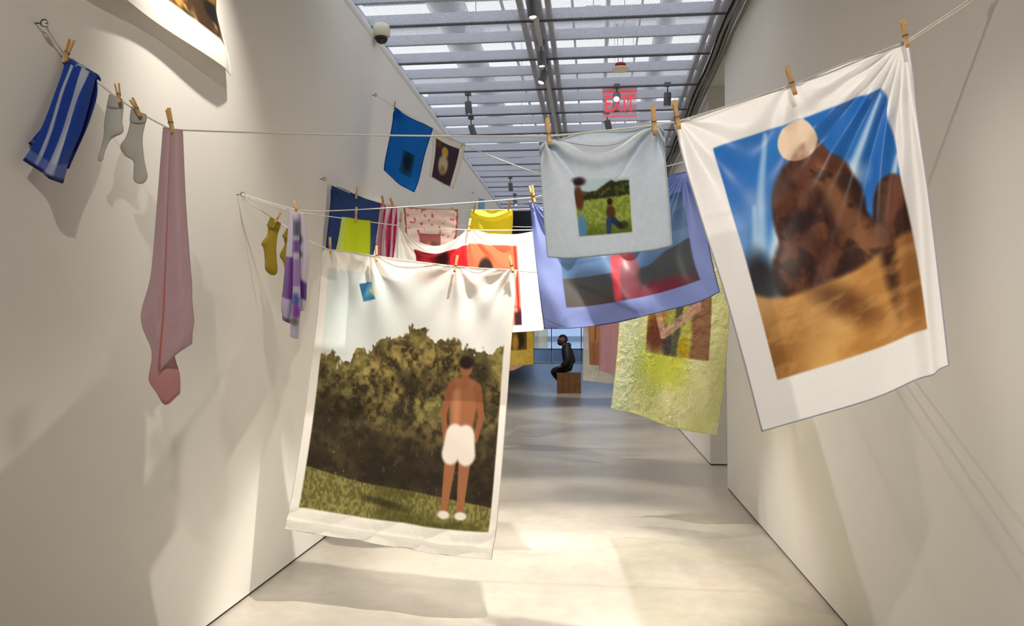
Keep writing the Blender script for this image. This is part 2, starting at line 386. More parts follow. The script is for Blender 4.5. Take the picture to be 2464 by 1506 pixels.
# ------------------------------------------------------------------ services above the mesh
def pipe(name, P, r, mat, label, cat, group=None, sides=12, n=None):
    P = np.asarray(P, float); Q = spline(P, n or max(2, 8*len(P))) if len(P) > 2 else P
    o = link(name, tube_mesh(name, Q, r, sides), mat); tag(o, label, cat, group); return o
pipe('air_duct', [(-1.6, 2, 4.95), (-1.6, 17, 4.95)], .2, M['duct'], 'thick round silver air duct running lengthwise above the mesh', 'duct', sides=28)
pipe('air_duct', [(.85, 2, 5.0), (.85, 17, 5.0)], .12, M['duct'], 'thinner round air duct lengthwise above the mesh, over the exit sign side', 'duct', sides=28)
for y, lab in ((9.8, 'flat rectangular air duct crossing above the mesh, over the exit sign'), (14.2, 'flat rectangular air duct crossing above the far end of the mesh')):
    d = box('cross_duct', -3, 3, y-.18, y+.18, 5.63, 5.897, M['duct'], bevel=.01); tag(d, lab, 'duct')
for k in range(7):
    y = 3.2+2.2*k; bm = bmesh.new()
    box_bm(bm, -3.5, 3.5, y-.05, y+.05, 5.9, 5.92); box_bm(bm, -3.5, 3.5, y-.006, y+.006, 5.92, 6.12); box_bm(bm, -3.5, 3.5, y-.05, y+.05, 6.12, 6.14)
    o = link('roof_beam', bm_mesh('roof_beam', bm), M['joistw']); tag(o, 'pale steel roof beam crossing high above the mesh ceiling', 'beam', 'roof beams above the mesh')
for x, z, r in ((-.9, 4.6, .018), (-.2, 4.5, .014), (.15, 4.7, .025), (.45, 4.4, .011)):
    pipe('conduit', [(x, 2, z), (x, 17, z)], r, M['duct'], 'thin lengthwise conduit hung above the mesh ceiling', 'conduit', 'conduits above the mesh')
random.seed(11)
for k in range(8):
    x = (-1.15, -.55, .0, .3, .6, -.7, .32, -1.1)[k]; y = 7.6+4.4*(k//4); z = 4.25+.08*(k % 3); a, b, c = random.uniform(.06, .12), random.uniform(.05, .12), random.uniform(.06, .1)
    rt_ = empty('junction_box', (x, y, z)); tag(rt_, 'grey equipment box hanging above the mesh ceiling', 'box', 'equipment boxes above the mesh')
    box('box_body', -a, a, -b, b, 0, c, M['duct'], rt_, .008)
    link('hanger_rod', tube_mesh('hanger_rod', [(0, 0, c), (0, 0, 5.9-z)], .005, 6), M['duct'], rt_)
# cables lying along the right edge of the panels
def cable(k, x, z, mat, amp, label, y0=3.5, y1=15.5):
    P = [(x+amp*math.sin(1.7*j+k), y0+(y1-y0)*j/24, z-abs(.035*math.sin(.9*j+.8))) for j in range(25)]
    return pipe('cable', P, .011, mat, label, 'cable', 'cables along the mesh edge', 7, 120)
for k in range(5): cable(k, 1.046+.020*k, ZC-.03+.034*(k % 2), M['cable'], .003, 'grey cable in the bundle sagging along the mesh ceiling edge')
for k in range(2): cable(k+7, 1.056+.04*k, ZC+.05, M['cable_dark'], .003, 'black cable in the bundle sagging along the mesh ceiling edge')

# ------------------------------------------------------------------ spot lamps
def spot_lamp(x, y, aim, power, label, stem=.075, angle=60, on=True, blend=.5, group=None, color=(1, .93, .82)):
    root = empty('spot_lamp', (x, y, ZC-.03)); tag(root, label, 'lamp', group)
    link('stem', tube_mesh('stem', [(0, 0, .03), (0, 0, -stem)], .007, 8), M['lampbody'], root)
    bm = bmesh.new(); box_bm(bm, -.03, .03, -.03, .03, .0, .03); link('track_adapter', bm_mesh('track_adapter', bm), M['lampbody'], root)
    p = Vector((0, 0, -stem)); d = (Vector(aim)-Vector((x, y, ZC-.03))-p).normalized()
    q = Vector((0, 0, -1)).rotation_difference(d)
    body = link('lamp_head', lathe_mesh('lamp_head', [(.012, .012), (.034, .008), (.036, 0), (.036, -.118), (.033, -.122), (.03, -.118), (.028, -.10)]), M['lampbody'], root)
    body.location = p; body.rotation_mode = 'QUATERNION'; body.rotation_quaternion = q
    face = link('lens', lathe_mesh('lens', [(.0275, -.101), (.026, -.109)]), M['bulb'] if on else M['dome'], body)
    if on:
        L = bpy.data.lights.new('spot_light', 'SPOT'); L.energy = power; L.spot_size = math.radians(angle); L.spot_blend = blend; L.color = color; L.shadow_soft_size = .03
        lo = bpy.data.objects.new('spot_light', L); COL.objects.link(lo); lo.parent = body; lo.location = (0, 0, -.13)
    return root
TR = -.445
spot_lamp(TR, 5.62, (-.05, 5.0, 0), 480, 'grey cylinder spot lamp on the track, the one closest to the dome camera', angle=48)
spot_lamp(TR, 6.65, (-.2, 6.3, 0), 280, 'grey cylinder spot lamp pointing straight down, second along the track', angle=44)
spot_lamp(TR, 7.15, (-1.4, 6.0, .7), 220, 'grey cylinder spot lamp tilted toward the left wall', angle=60)
spot_lamp(-1.29, 8.0, (-1.0, 8.2, 0), 130, 'spot lamp hanging alone beside the left wall, head straight down', angle=50)
spot_lamp(-1.40, 8.9, (-.5, 9.6, .6), 150, 'spot lamp by the left wall with head turned away, behind the straight one', angle=50)
spot_lamp(-1.32, 12.4, (-1.0, 13, 0), 120, 'far dark spot lamp near the end of the left wall')
spot_lamp(-1.40, 13.9, (-.6, 12.8, .3), 120, 'farthest spot lamp, its lit lens showing near the left wall end')
spot_lamp(.23, 7.9, (.0, 4.6, 1.2), 800, 'spot lamp with glowing lens in front of the exit sign', angle=44)
spot_lamp(.15, 8.85, (.9, 9.8, .5), 130, 'tilted spot lamp just behind the exit sign', angle=50)
spot_lamp(.73, 7.9, (.6, 8.2, 0), 120, 'dark spot lamp beside the exit sign, near the cable edge', angle=50)
spot_lamp(TR, 10.6, (0, 10.8, 0), 150, 'spot lamp on the track beyond the exit sign', group='far track lamps', angle=50)
spot_lamp(TR, 13.2, (0, 13.4, 0), 150, 'spot lamp on the track beyond the exit sign', group='far track lamps', angle=50)
spot_lamp(TR, 15.6, (.1, 19.0, 0), 260, 'added spot lamp at the track end, brightening the far hall', angle=60)  # extra lamp, added to brighten the far hall floor
# lamps of the same row overhead and behind the viewer
spot_lamp(-.05, 3.05, (-.55, 4.25, 0), 620, 'overhead spot lamp lighting the park print', angle=46, blend=.35)
spot_lamp(.2, 4.2, (.5, 2.4, 1.85), 420, 'overhead spot lamp lighting the desert print', angle=34, blend=.9)
spot_lamp(-1.2, 2.95, (-1.77, 3.25, 2.6), 150, 'overhead spot lamp lighting the wall print', angle=64, blend=1.0)
spot_lamp(-.15, -.7, (-1.77, 4.3, .7), 200, 'overhead spot lamp washing the left wall', angle=58, blend=1.0)
spot_lamp(-.05, -.8, (1.15, 3.9, .3), 210, 'overhead spot lamp washing the right wall', angle=58, blend=1.0)

# ------------------------------------------------------------------ dome camera, smoke detector, exit sign
p = at(918, 68, 6.2)
dc = empty('dome_camera', p); tag(dc, 'cream dome security camera with dark bubble at the left wall top', 'camera')
link('housing', lathe_mesh('housing', [(.052, .03), (.068, .02), (.072, -.02), (.07, -.06), (.055, -.075)]), M['cream'], dc)
link('bubble', lathe_mesh('bubble', [(.052, -.072), (.05, -.095), (.038, -.115), (.018, -.126), (.004, -.128)]), M['dome'], dc)
link('bracket', tube_mesh('bracket', [(0, 0, .02), (0, 0, ZC-p[2])], .012), M['cream'], dc)
p = at(1493, 165, 7.1)
sd = empty('smoke_detector', p); tag(sd, 'white smoke detector disc with dark red base hung under the mesh', 'detector')
link('disc', lathe_mesh('disc', [(.075, .004), (.078, -.004), (.066, -.018), (.035, -.03), (.006, -.031)], 32), M['cream'], sd)
link('base', lathe_mesh('base', [(.046, .045), (.05, .04), (.05, .004)], 24), M['detred'], sd)
for s in (-1, 1): link('wire', tube_mesh('wire', [(s*.02, 0, .045), (s*.03, 0, ZC-p[2]+.3)], .003, 6), M['detred'], sd)
ya = 8.0; pa, pb = at(1450, 222, ya), at(1532, 280, ya)
ex = empty('exit_sign', ((pa[0]+pb[0])/2, ya, pa[2])); tag(ex, 'clear acrylic exit sign with red letters hanging under the mesh', 'exit sign')
sw, sh = (pb[0]-pa[0])/2, pa[2]-pb[2]
box('housing', -sw*1.02, sw*1.02, -.03, .03, .0, .055, solid('pink_housing', (224, 176, 182), .4, noise=.03), ex, .004)
box('panel', -sw, sw, -.004, .004, -sh, 0, M['acrylic'], ex)
box('rim', -sw, sw, -.005, .005, -.012, 0, M['exitred'], ex)
box('lower_rim', -sw, sw, -.005, .005, -sh, -sh+.006, M['exitred'], ex)
def text_mesh(s, size, ext):
    c = bpy.data.curves.new('txt', 'FONT'); c.body = s; c.size = size; c.extrude = ext; c.align_x = 'CENTER'; c.offset = .0
    o = bpy.data.objects.new('txt', c); COL.objects.link(o); dg = bpy.context.evaluated_depsgraph_get()
    me = bpy.data.meshes.new_from_object(o.evaluated_get(dg)); bpy.data.objects.remove(o); me.materials.clear(); return me
for dy, zz in ((-.012, 0),):
    le = link('lettering', text_mesh('EXIT', .255, .003), M['exitred'], ex); le.rotation_euler = (math.pi/2, 0, 0); le.location = (0, dy, -.205)
    le['label'] = 'red letters reading EXIT'; le.scale = (.60, .95, 1)

# ================================================================== CLOTHESLINES, HOOKS, PINS
def hook(p, side, label):
    root = empty('eye_hook', p); tag(root, label, 'hook')
    s = 1 if side == 'L' else -1
    link('shank', tube_mesh('shank', [(-s*.006, 0, 0), (s*.02, 0, 0)], .0028, 8), M['hook'], root)
    a = [(s*(.02+.011-.011*math.cos(t)), .0, .011*math.sin(t)) for t in np.linspace(0, 2*math.pi, 22)]
    link('eye', tube_mesh('eye', a, .0025, 7), M['hook'], root)
    k = [(s*(.036+.006*math.sin(2.3*j)), .006*math.cos(1.9*j), .006*math.sin(1.3*j)-.004) for j in range(12)]
    link('knot', tube_mesh('knot', spline(k, 60), .003, 7), M['rope'], root)
    return root
HL = lambda px, py: atx(px, py, XL)
HR = lambda px, py: atx(px, py, XR)
off = lambda p, s: p+np.array([s*.03, 0, 0])
def rope(P, label, r=.0028, n=None, straight=True):
    P = np.asarray(P)
    if straight:
        Q = [P[0]]
        for a, b in zip(P[:-1], P[1:]):
            L = np.linalg.norm(b-a); t = np.linspace(0, 1, 9)[1:]
            for tt in t: Q.append(a+(b-a)*tt-np.array([0, 0, .012*L*4*tt*(1-tt)*.4]))
        Q = np.array(Q)
    else: Q = spline(P, n or 60)
    o = link('clothesline', tube_mesh('clothesline', Q, r, 8), M['rope']); tag(o, label, 'rope'); return o

hA = HL(84, 56); hook(hA, 'L', 'eye hook in the left wall at the striped towel end of its rope')
hAr = HR(2425, -47); hook(hAr, 'R', 'eye hook in the right wall holding the doubled rope of the desert print')
rope([off(hA, 1), at(165, 147, 2.47), at(232, 196, 2.5), at(285, 237, 2.53), at(330, 268, 2.55), at(412, 312, 2.56), at(1310, 328, 2.33), at(1576, 301, 2.28), at(1628, 293, 2.25),
      at(1905, 205, 2.2), at(2180, 100, 2.14), off(hAr, -1)], 'white rope carrying the striped towel, white socks, pink towel and desert print')
rope([at(2182, 104, 2.14), off(hAr, -1)+np.array([0, 0, -.012])], 'second short strand doubled along the rope above the desert print')
hB = HL(570, 468); hook(hB, 'L', 'eye hook in the left wall where three ropes meet by the mustard socks')
hB1r = HR(2160, 262)
rope([off(hB, 1), at(712, 505, 3.75), at(775, 508, 3.72), at(1278, 476, 3.42), at(1640, 391, 3.2), off(hB1r, -1)], 'white rope rising from the purple towel to the lavender cloth'); hook(hB1r, 'R', 'eye hook in the right wall behind the desert print, upper of two')
hB2r = HR(1930, 590)
rope([off(hB, 1)+np.array([0, 0, -.01]), at(700, 507, 3.95), at(858, 529, 4.2), at(965, 543, 4.3), at(1130, 553, 4.3), at(1290, 553, 4.3), off(hB2r, -1)], 'white rope carrying the lime towel and the red print cloth'); hook(hB2r, 'R', 'eye hook in the right wall behind the desert print, lower of two')
hB3r = HR(2035, 715)
rope([off(hB, 1)+np.array([0, 0, -.02]), at(660, 527, 3.92), at(738, 577, 3.92), at(790, 600, 3.92), at(907, 616, 3.88), at(1098, 641, 3.8), at(1235, 650, 3.75), off(hB3r, -1)], 'thin rope carrying the mustard socks and the park print'); hook(hB3r, 'R', 'eye hook in the right wall holding the park print rope')
hC = HL(770, 431); hook(hC, 'L', 'eye hook in the left wall at the navy cloth end of its rope')
hCr = HR(1800, 440)
rope([off(hC, 1), at(800, 446, 5.1), at(857, 470, 5.2), at(925, 491, 5.3), at(972, 498, 5.4), at(1140, 505, 5.4), at(1228, 504, 5.35), at(1280, 502, 5.3), off(hCr, -1)], 'white rope carrying the navy, pink striped, floral and yellow cloths'); hook(hCr, 'R', 'eye hook in the right wall at the yellow cloth rope')
hD = HL(895, 229); hook(hD, 'L', 'highest eye hook in the left wall, above the blue cloth')
hDr = HR(2093, 770)
rope([off(hD, 1), at(948, 256, 6.15), at(1042, 308, 5.75), at(1118, 349, 5.45), at(1300, 420, 4.8), off(hDr, -1)], 'white rope sloping down from the blue cloth past the small dark print', r=.003); hook(hDr, 'R', 'eye hook in the right wall at the low end of the sloping rope')
hE = HL(1133, 464); hook(hE, 'L', 'tiny far eye hook in the left wall above the pale blue strip')
rope([off(hE, 1), at(1158, 478, 11.2), at(1282, 494, 10.6), at(1550, 500, 10), np.array([XR2-.01, 9.6, 2.75])], 'far thin rope carrying the pale blue strip', r=.003)
rope([np.array([XL+.002, 9.5, 2.35]), at(1190, 640, 9.2), at(1284, 640, 9.1), at(1404, 612, 8.75), at(1498, 608, 8.65), np.array([XR2-.002, 8.6, 2.34])], 'far rope carrying the gold cloth and the pearly sheet', r=.003)
rope([np.array([XL+.002, 10.1, 2.3]), at(1196, 640, 10.0), at(1260, 640, 10.0), at(1290, 640, 10.4), at(1318, 640, 10.4), np.array([XR2-.002, 10.6, 2.4])], 'far rope carrying the ivory and dull pink cloths', r=.003)
rope([np.array([XL+.002, 9.0, 2.3]), at(1410, 640, 8.5), at(1446, 640, 8.46), at(1475, 641, 8.28), at(1508, 640, 8.24), np.array([XR2-.002, 8.5, 2.2])], 'far rope carrying the peach and pink cloths', r=.003)
rope([np.array([XL+.002, 6.6, 2.3]), at(1502, 548, 6.0), at(1640, 551, 5.9), at(1768, 548, 5.8), np.array([XR-.002, 5.7, 2.24])], 'rope carrying the yellow iridescent sheet behind the lavender cloth', r=.003)

# wooden pin: two prongs and a spring; the mouth is at the origin, prongs stand up +Z, wide side across X
def pin_protos():
    ms = []
    for s in (1, -1):
        prof = [(.0, -.012), (.003, -.012), (.0062, -.004), (.0055, .012), (.0068, .020), (.0085, .045), (.0098, .066), (.0062, .066), (.0042, .040), (.0012, .018), (.0006, .004), (0, .0)]
        V = [(-.0052, s*y, z) for y, z in prof]+[(.0052, s*y, z) for y, z in prof]; n = len(prof)
        Fc = [(i, (i+1) % n, n+(i+1) % n, n+i) for i in range(n)]+[tuple(range(n-1, -1, -1)), tuple(range(n, 2*n))]
        me = mesh_np('prong', V, Fc, False); bm = bmesh.new(); bm.from_mesh(me); bmesh.ops.recalc_face_normals(bm, faces=bm.faces); bm.to_mesh(me); bm.free()
        me.materials.append(M['wood']); ms.append(me)
    a = [(-.0065+.013*t/7, .0078*math.cos(2*math.pi*t*.9), .021+.0045*math.sin(2*math.pi*t*.9)) for t in np.linspace(0, 7, 70)]
    sp = tube_mesh('spring', a, .0009, 5); sp.materials.append(M['spring']); return ms, sp
PM, SPR = pin_protos()
def pin(px0, py0, px1, py1, d, label, roll=0., dark=None, twist=0.):
    """(px0,py0) top of the prongs, (px1,py1) lower end of the mouth"""
    a, b = at(px0, py0, d), at(px1, py1, d); z = Vector(a-b); L = z.length; z.normalize()
    view = Vector(CAM-b); x = view.cross(z).normalized(); x = (-x) if x.x < 0 else x
    x = Matrix.Rotation(roll, 3, z) @ x; y = z.cross(x)
    R = Matrix((x, y, z)).transposed().to_4x4(); s = L/.078
    root = empty('clothespin', tuple(b)); root.rotation_mode = 'QUATERNION'; root.rotation_quaternion = R.to_quaternion()
    root.location = tuple(Vector(b)+z*.012*s); root.scale = (s, s, s)
    tag(root, label, 'clothespin')
    for me in PM: link('prong', me, None, root)
    link('spring', SPR, None, root)
    return root
pin(173, 95, 153, 150, 2.43, 'wooden clothespin on the striped towel', .9)
pin(281, 201, 288, 247, 2.49, 'wooden clothespin on the crumpled white sock', 1.2)
pin(316, 238, 338, 279, 2.51, 'wooden clothespin on the longer white sock', .9)
pin(404, 262, 416, 320, 2.52, 'wooden clothespin on the pink towel', .4)
pin(1317, 285, 1323, 348, 2.30, 'clothespin on the pale blue towel corner away from the desert print', .15)
pin(1571, 254, 1576, 322, 2.25, 'clothespin on the pale blue towel corner beside the desert print', .15)
pin(1622, 243, 1634, 311, 2.22, 'clothespin on the desert print corner beside the pale blue towel', .2)
pin(1893, 160, 1914, 228, 2.16, 'clothespin at the middle of the desert print top edge', .15)
pin(2171, 47, 2184, 114, 2.10, 'clothespin on the highest desert print corner, where the rope doubles', .25)
pin(1277, 446, 1286, 491, 3.38, 'wooden clothespin on the lavender cloth', .8)
pin(676, 511, 662, 535, 3.89, 'wooden clothespin on the mustard socks', .4)
pin(706, 484, 719, 520, 3.72, 'wooden clothespin on the purple towel', .2)
pin(794, 571, 795, 610, 3.88, 'clothespin on the park print corner closest to the left wall', .1)
pin(906, 591, 906, 630, 3.84, 'clothespin on the park print below the lime towel', .1)
pin(1101, 614, 1093, 655, 3.76, 'clothespin on the park print below the red print cloth', .1)
pin(1226, 614, 1234, 656, 3.71, 'clothespin on the park print corner closest to the lavender cloth', .2)
pin(858, 498, 856, 533, 4.15, 'wooden clothespin on the lime towel', .1)
pin(965, 510, 963, 546, 4.25, 'clothespin on the red print cloth, below the pink striped towel', .1)
pin(1132, 525, 1126, 557, 4.25, 'clothespin on the red print cloth, beside the yellow towel', .3)
pin(859, 449, 857, 478, 5.15, 'wooden clothespin on the navy cloth', .1)
pin(919, 471, 924, 495, 5.24, 'clothespin on the pink striped towel, next to the navy cloth', .8)
pin(939, 476, 947, 500, 5.26, 'clothespin on the pink striped towel, next to the floral cloth', .8)
pin(1088, 499, 1100, 512, 5.34, 'wooden clothespin on the floral cloth', .3)
pin(1145, 484, 1140, 511, 5.34, 'clothespin on the yellow towel corner facing the floral cloth', .1)
pin(1227, 480, 1223, 508, 5.29, 'clothespin on the yellow towel corner facing the lavender cloth', .1)
pin(951, 243, 948, 263, 6.08, 'wooden clothespin on the bright blue cloth', .1)
pin(1118, 344, 1107, 355, 5.40, 'wooden clothespin on the small dark print', .3)

# ================================================================== CLOTHS
def linen(shape_uv, base, amt=4, sc=60, seed=3):
    U, V = shape_uv; return (fbm(U*sc, V*sc, 2, seed)-.5)[..., None]*amt+np.array(base, float)

# ---- desert print (big white satin) ----
def desert_disp(U, V):
    D = radiate(U, V, .985, -.01, 26, .020, .42, .4)*sm(.02, .2, np.hypot(1-U, V))
    D += radiate(U, V, .02, -.01, 9, .014, .30, .9)
    D += radiate(U, V, .5, -.02, 8, .010, .22, .2)
    D += .012*np.sin(9*U+2.2*V)*V+.018*sm(.86, 1, U)*np.sin(14*U)*V
    D += .035*np.exp(-((U-.90-.02*np.sin(5*V))/.05)**2)*sm(.1, .5, V)
    return D
def desert_paint(U, V):
    P = Paint(U.shape, (242, 240, 240)); m = rect(U, V, .135, .875, .115, .865)
    u = (U-.135)/.74; v = (V-.115)/.75
    sky = Paint(U.shape, (36, 104, 186))
    sky.mix(fbm(u*3, v*3, 4, 5)*1.0-.15, (70, 140, 214))
    sky.mix(sm(.25, .75, 1-u)*sm(.25, .6, v)*.8, (150, 196, 236))
    for p, q, a in (((.98, .02), (.62, .42), .8), ((1.0, .30), (.82, .62), .8), ((.52, .0), (.18, .52), .9), ((.30, .02), (.12, .45), .6), ((.14, .30), (.02, .6), .5)):
        sky.mix(stroke(u, v, p, q, .012, .03, .9)*a, (206, 226, 244))
    sky.mix(blob(u, v, .70, .30, .10, .05, .8)*.8, (226, 236, 246))
    c = sky
    n = fbm(u*5, v*5, 4, 9)
    # dark rock mound
    rock = np.clip(blob(u, v, .50, .40, .27, .26, .06)+blob(u, v, .52, .22, .12, .12, .1)+blob(u, v, .50, .62, .36, .22, .08)+blob(u, v, .93, .52, .13, .16, .08), 0, 1)
    c.mix(rock, (64, 36, 30)); c.mix(rock*sm(.5, .75, n)*.7, (112, 66, 46)); c.mix(rock*sm(.5, .2, n)*.8, (30, 18, 20))
    c.mix(rock*stroke(u, v, (.56, .24), (.74, .66), .04, .09, .8)*.7, (158, 108, 70))
    c.mix(blob(u, v, .06, .60, .10, .12, .5)*.9, (26, 22, 24))
    # ochre dunes
    edge = .70+.05*np.sin(u*5+.6)-.05*u-.10*sm(.55, .1, u)+.02*np.sin(11*u)
    dune = sm(edge, edge+.035, v)
    dcol = Paint(U.shape, (190, 134, 72)); dcol.mix(sm(.35, .7, fbm(u*3+v, v*4, 4, 21)), (218, 168, 100)); dcol.mix(sm(.55, 1.05, v)*sm(.6, .1, u+v-.75), (122, 76, 36))
    dcol.mix(blob(u, v, .52, .78, .20, .06, .8, .5)*.8, (92, 54, 30)); dcol.mix(blob(u, v, .84, .66, .05, .20, .7)*.95, (44, 24, 18)); dcol.mix(blob(u, v, .96, .75, .10, .2, .7)*.6, (110, 66, 36))
    c.mix(dune, dcol.c)
    c.mix(blob(u, v, .475, .085, .115, .085, .05), (240, 212, 186))
    c.mix(rock*(1-dune)*sm(.45, .7, fbm(u*14+3*v, v*9, 4, 41))*.5, (128, 82, 60)); c.mix(rock*(1-dune)*sm(.5, .3, fbm(u*9-4*v, v*12, 4, 43))*.6, (28, 18, 20)); c.mix(dune*sm(.5, .75, fbm(u*6+8*v, v*22, 4, 47))*.35, (226, 176, 110))
    P.mix(m, c.c); P.c = P.c+(fbm(U*160, V*160, 2, 3)-.5)[..., None]*5
    return P.c
cloth('printed_cloth', 'printed_sheet',
      [[(1622, 300, 2.26), (1760, 254, 2.24), (1905, 206, 2.2), (2040, 152, 2.17), (2187, 104, 2.14)],
       [(1680, 500, 2.22), (1812, 458, 2.2), (1945, 414, 2.17), (2075, 368, 2.14), (2212, 312, 2.14)],
       [(1742, 700, 2.18), (1870, 668, 2.16), (1998, 626, 2.14), (2122, 580, 2.12), (2240, 520, 2.14)],
       [(1790, 872, 2.15), (1912, 838, 2.13), (2034, 798, 2.12), (2152, 754, 2.12), (2262, 705, 2.15)],
       [(1832, 1036, 2.14), (1955, 1004, 2.12), (2070, 968, 2.12), (2178, 924, 2.13), (2281, 878, 2.17)]],
      250, 300, desert_disp, desert_paint, M['satin'], 'large white satin cloth printed with blue sky and brown dunes', 'cloth', (214, 214, 226))

# ---- park print (tall white cloth) ----
def park_disp(U, V):
    D = radiate(U, V, .03, -.02, 9, .016, .25, .3)+radiate(U, V, .28, -.02, 9, .014, .25, .8)+radiate(U, V, .70, -.02, 9, .016, .25, 0)+radiate(U, V, .98, -.02, 11, .016, .25, .3)
    D += .010*np.sin(7*U+3*V)*V+.006*np.sin(15*U-4*V)*V
    cr = sm(.88, .93, V); D += cr*(.016*(fbm(U*14, V*14, 3, 8)-.5)+.01*np.abs(np.sin(13*U+30*V)))
    D += .006*np.exp(-((V-.965)/.008)**2)
    return D
def park_paint(U, V):
    P = Paint(U.shape, (240, 237, 230)); m = rect(U, V, .042, .968, .066, .915)
    u = (U-.042)/.926; v = (V-.066)/.849
    c = Paint(U.shape, (214, 226, 226)); c.mix(sm(.0, .9, u)*.8, (240, 244, 242)); c.mix(sm(.15, .45, v)*.5, (244, 242, 236))
    top = .33-.10*sm(.1, .5, u)+.03*np.sin(9*u)+.06*(1-sm(.0, .15, u))*.3+.13*(fbm(u*7, v*2, 3, 2)-.5)+.10*(fbm(u*30, v*22, 3, 4)-.5)+.06*(u > .7)*(u-.7)
    tree = sm(top, top+.012, v)
    n1 = fbm(u*9, v*11, 4, 31); n2 = fbm(u*34, v*40, 3, 33); n3 = fbm(u*80, v*90, 2, 35)
    t = Paint(U.shape, (84, 75, 48)); t.mix(sm(.40, .64, n1), (122, 108, 64)); t.mix(sm(.45, .75, n2)*sm(.3, .6, n1)*(1-.7*sm(.4, .8, v))*.8, (178, 160, 98)); t.mix(sm(.52, .30, n2)*.75, (52, 45, 34)); t.mix(sm(.45, .82, v)*.72, (46, 39, 35))
    t.mix(sm(.56, .74, n3)*sm(.75, .35, v)*.4, (196, 178, 110)); t.mix(sm(.05, -.05, v-top-.05)*.35, (150, 134, 78))
    t.mix(sm(.80, .86, fbm(u*46, v*40, 2, 77))*sm(.5, .6, v)*.35, (150, 160, 170)); t.mix(sm(.55, .75, fbm(u*17+3, v*20, 3, 61))*sm(.8, .4, v)*.55, (150, 146, 84)); t.mix(sm(.55, .3, fbm(u*6, v*7, 3, 63))*.55, (44, 38, 30))
    c.mix(tree, t.c)
    hill = .82+.085*u+.01*np.sin(6*u); g = sm(hill, hill+.008, v)
    gr = Paint(U.shape, (104, 100, 56)); gr.mix(sm(.35, .7, fbm(u*110, v*80, 3, 12)), (144, 136, 82)); gr.mix(sm(.45, .7, fbm(u*4, v*12, 3, 14))*.6, (74, 70, 34))
    gr.mix(blob(u, v, .42, .93, .12, .015, .7, .12)*.7, (48, 46, 28)); c.mix(g, gr.c)
    # soft abstract colour marks, about the colours and sizes of the original print's accents
    sk = (158, 104, 72)                       # a plain standing bather stands in for the original figure
    c.mix(stroke(u, v, (.775, .72), (.770, .93), .030, .016, .2), sk); c.mix(stroke(u, v, (.845, .72), (.850, .93), .030, .016, .2), sk)
    c.mix(stroke(u, v, (.785, .44), (.795, .60), .050, .040, .2), sk); c.mix(stroke(u, v, (.840, .44), (.828, .60), .050, .040, .2), sk)
    c.mix(stroke(u, v, (.745, .43), (.715, .54), .022, .016, .25), (146, 94, 64)); c.mix(stroke(u, v, (.715, .54), (.735, .635), .016, .012, .25), (146, 94, 64))
    c.mix(stroke(u, v, (.880, .43), (.910, .54), .022, .016, .25), (146, 94, 64)); c.mix(stroke(u, v, (.910, .54), (.890, .635), .016, .012, .25), (146, 94, 64))
    c.mix(stroke(u, v, (.812, .37), (.812, .42), .018, .020, .2), (150, 98, 68)); c.mix(blob(u, v, .812, .345, .033, .034, .2), sk); c.mix(blob(u, v, .812, .327, .037, .026, .3), (44, 32, 28))
    c.mix(stroke(u, v, (.775, .46), (.785, .58), .020, .016, .9)*.5, (206, 150, 112))
    c.mix(stroke(u, v, (.783, .625), (.772, .70), .045, .045, .2), (236, 226, 218)); c.mix(stroke(u, v, (.838, .625), (.850, .70), .045, .045, .2), (236, 226, 218))
    c.mix(blob(u, v, .770, .945, .030, .016, .3), (232, 224, 216)); c.mix(blob(u, v, .855, .945, .030, .016, .3), (232, 224, 216))
    kx, ky = (u-.245)*.9+(v-.075)*.45, (v-.075)*.9-(u-.245)*.45; dia = 1-sm(.85, 1.05, np.abs(kx)/.06+np.abs(ky)/.052)
    c.mix(dia, (88, 150, 176)); c.mix(dia*sm(.0, .02, -kx), (46, 98, 140)); c.mix(dia*sm(.0, .015, kx)*sm(.0, .015, -ky), (190, 206, 150)); c.mix(dia*sm(.0, .02, ky+.5*kx-.01), (60, 120, 160))
    P.mix(m, c.c); P.c = P.c+(fbm(U*200, V*260, 2, 3)-.5)[..., None]*6
    return P.c
cloth('printed_cloth', 'printed_sheet',
      [[(777, 598, 3.92), (850, 607, 3.9), (908, 618, 3.88), (1000, 631, 3.85), (1098, 643, 3.8), (1170, 646, 3.78), (1243, 650, 3.75)],
       [(758, 800, 3.86), (834, 809, 3.85), (902, 817, 3.84), (990, 827, 3.8), (1080, 837, 3.76), (1152, 842, 3.74), (1228, 848, 3.72)],
       [(733, 1010, 3.82), (812, 1022, 3.82), (886, 1030, 3.8), (972, 1040, 3.77), (1060, 1050, 3.74), (1136, 1058, 3.72), (1212, 1065, 3.7)],
       [(704, 1190, 3.8), (786, 1202, 3.8), (864, 1215, 3.78), (950, 1226, 3.75), (1040, 1238, 3.72), (1116, 1246, 3.7), (1196, 1252, 3.7)],
       [(687, 1270, 3.8), (772, 1288, 3.8), (850, 1297, 3.78), (938, 1312, 3.75), (1030, 1326, 3.72), (1105, 1336, 3.7), (1182, 1346, 3.7)]],
      330, 420, park_disp, park_paint, M['print'], 'tall white cloth printed with green trees, pale sky and grass', 'cloth', (236, 232, 226))

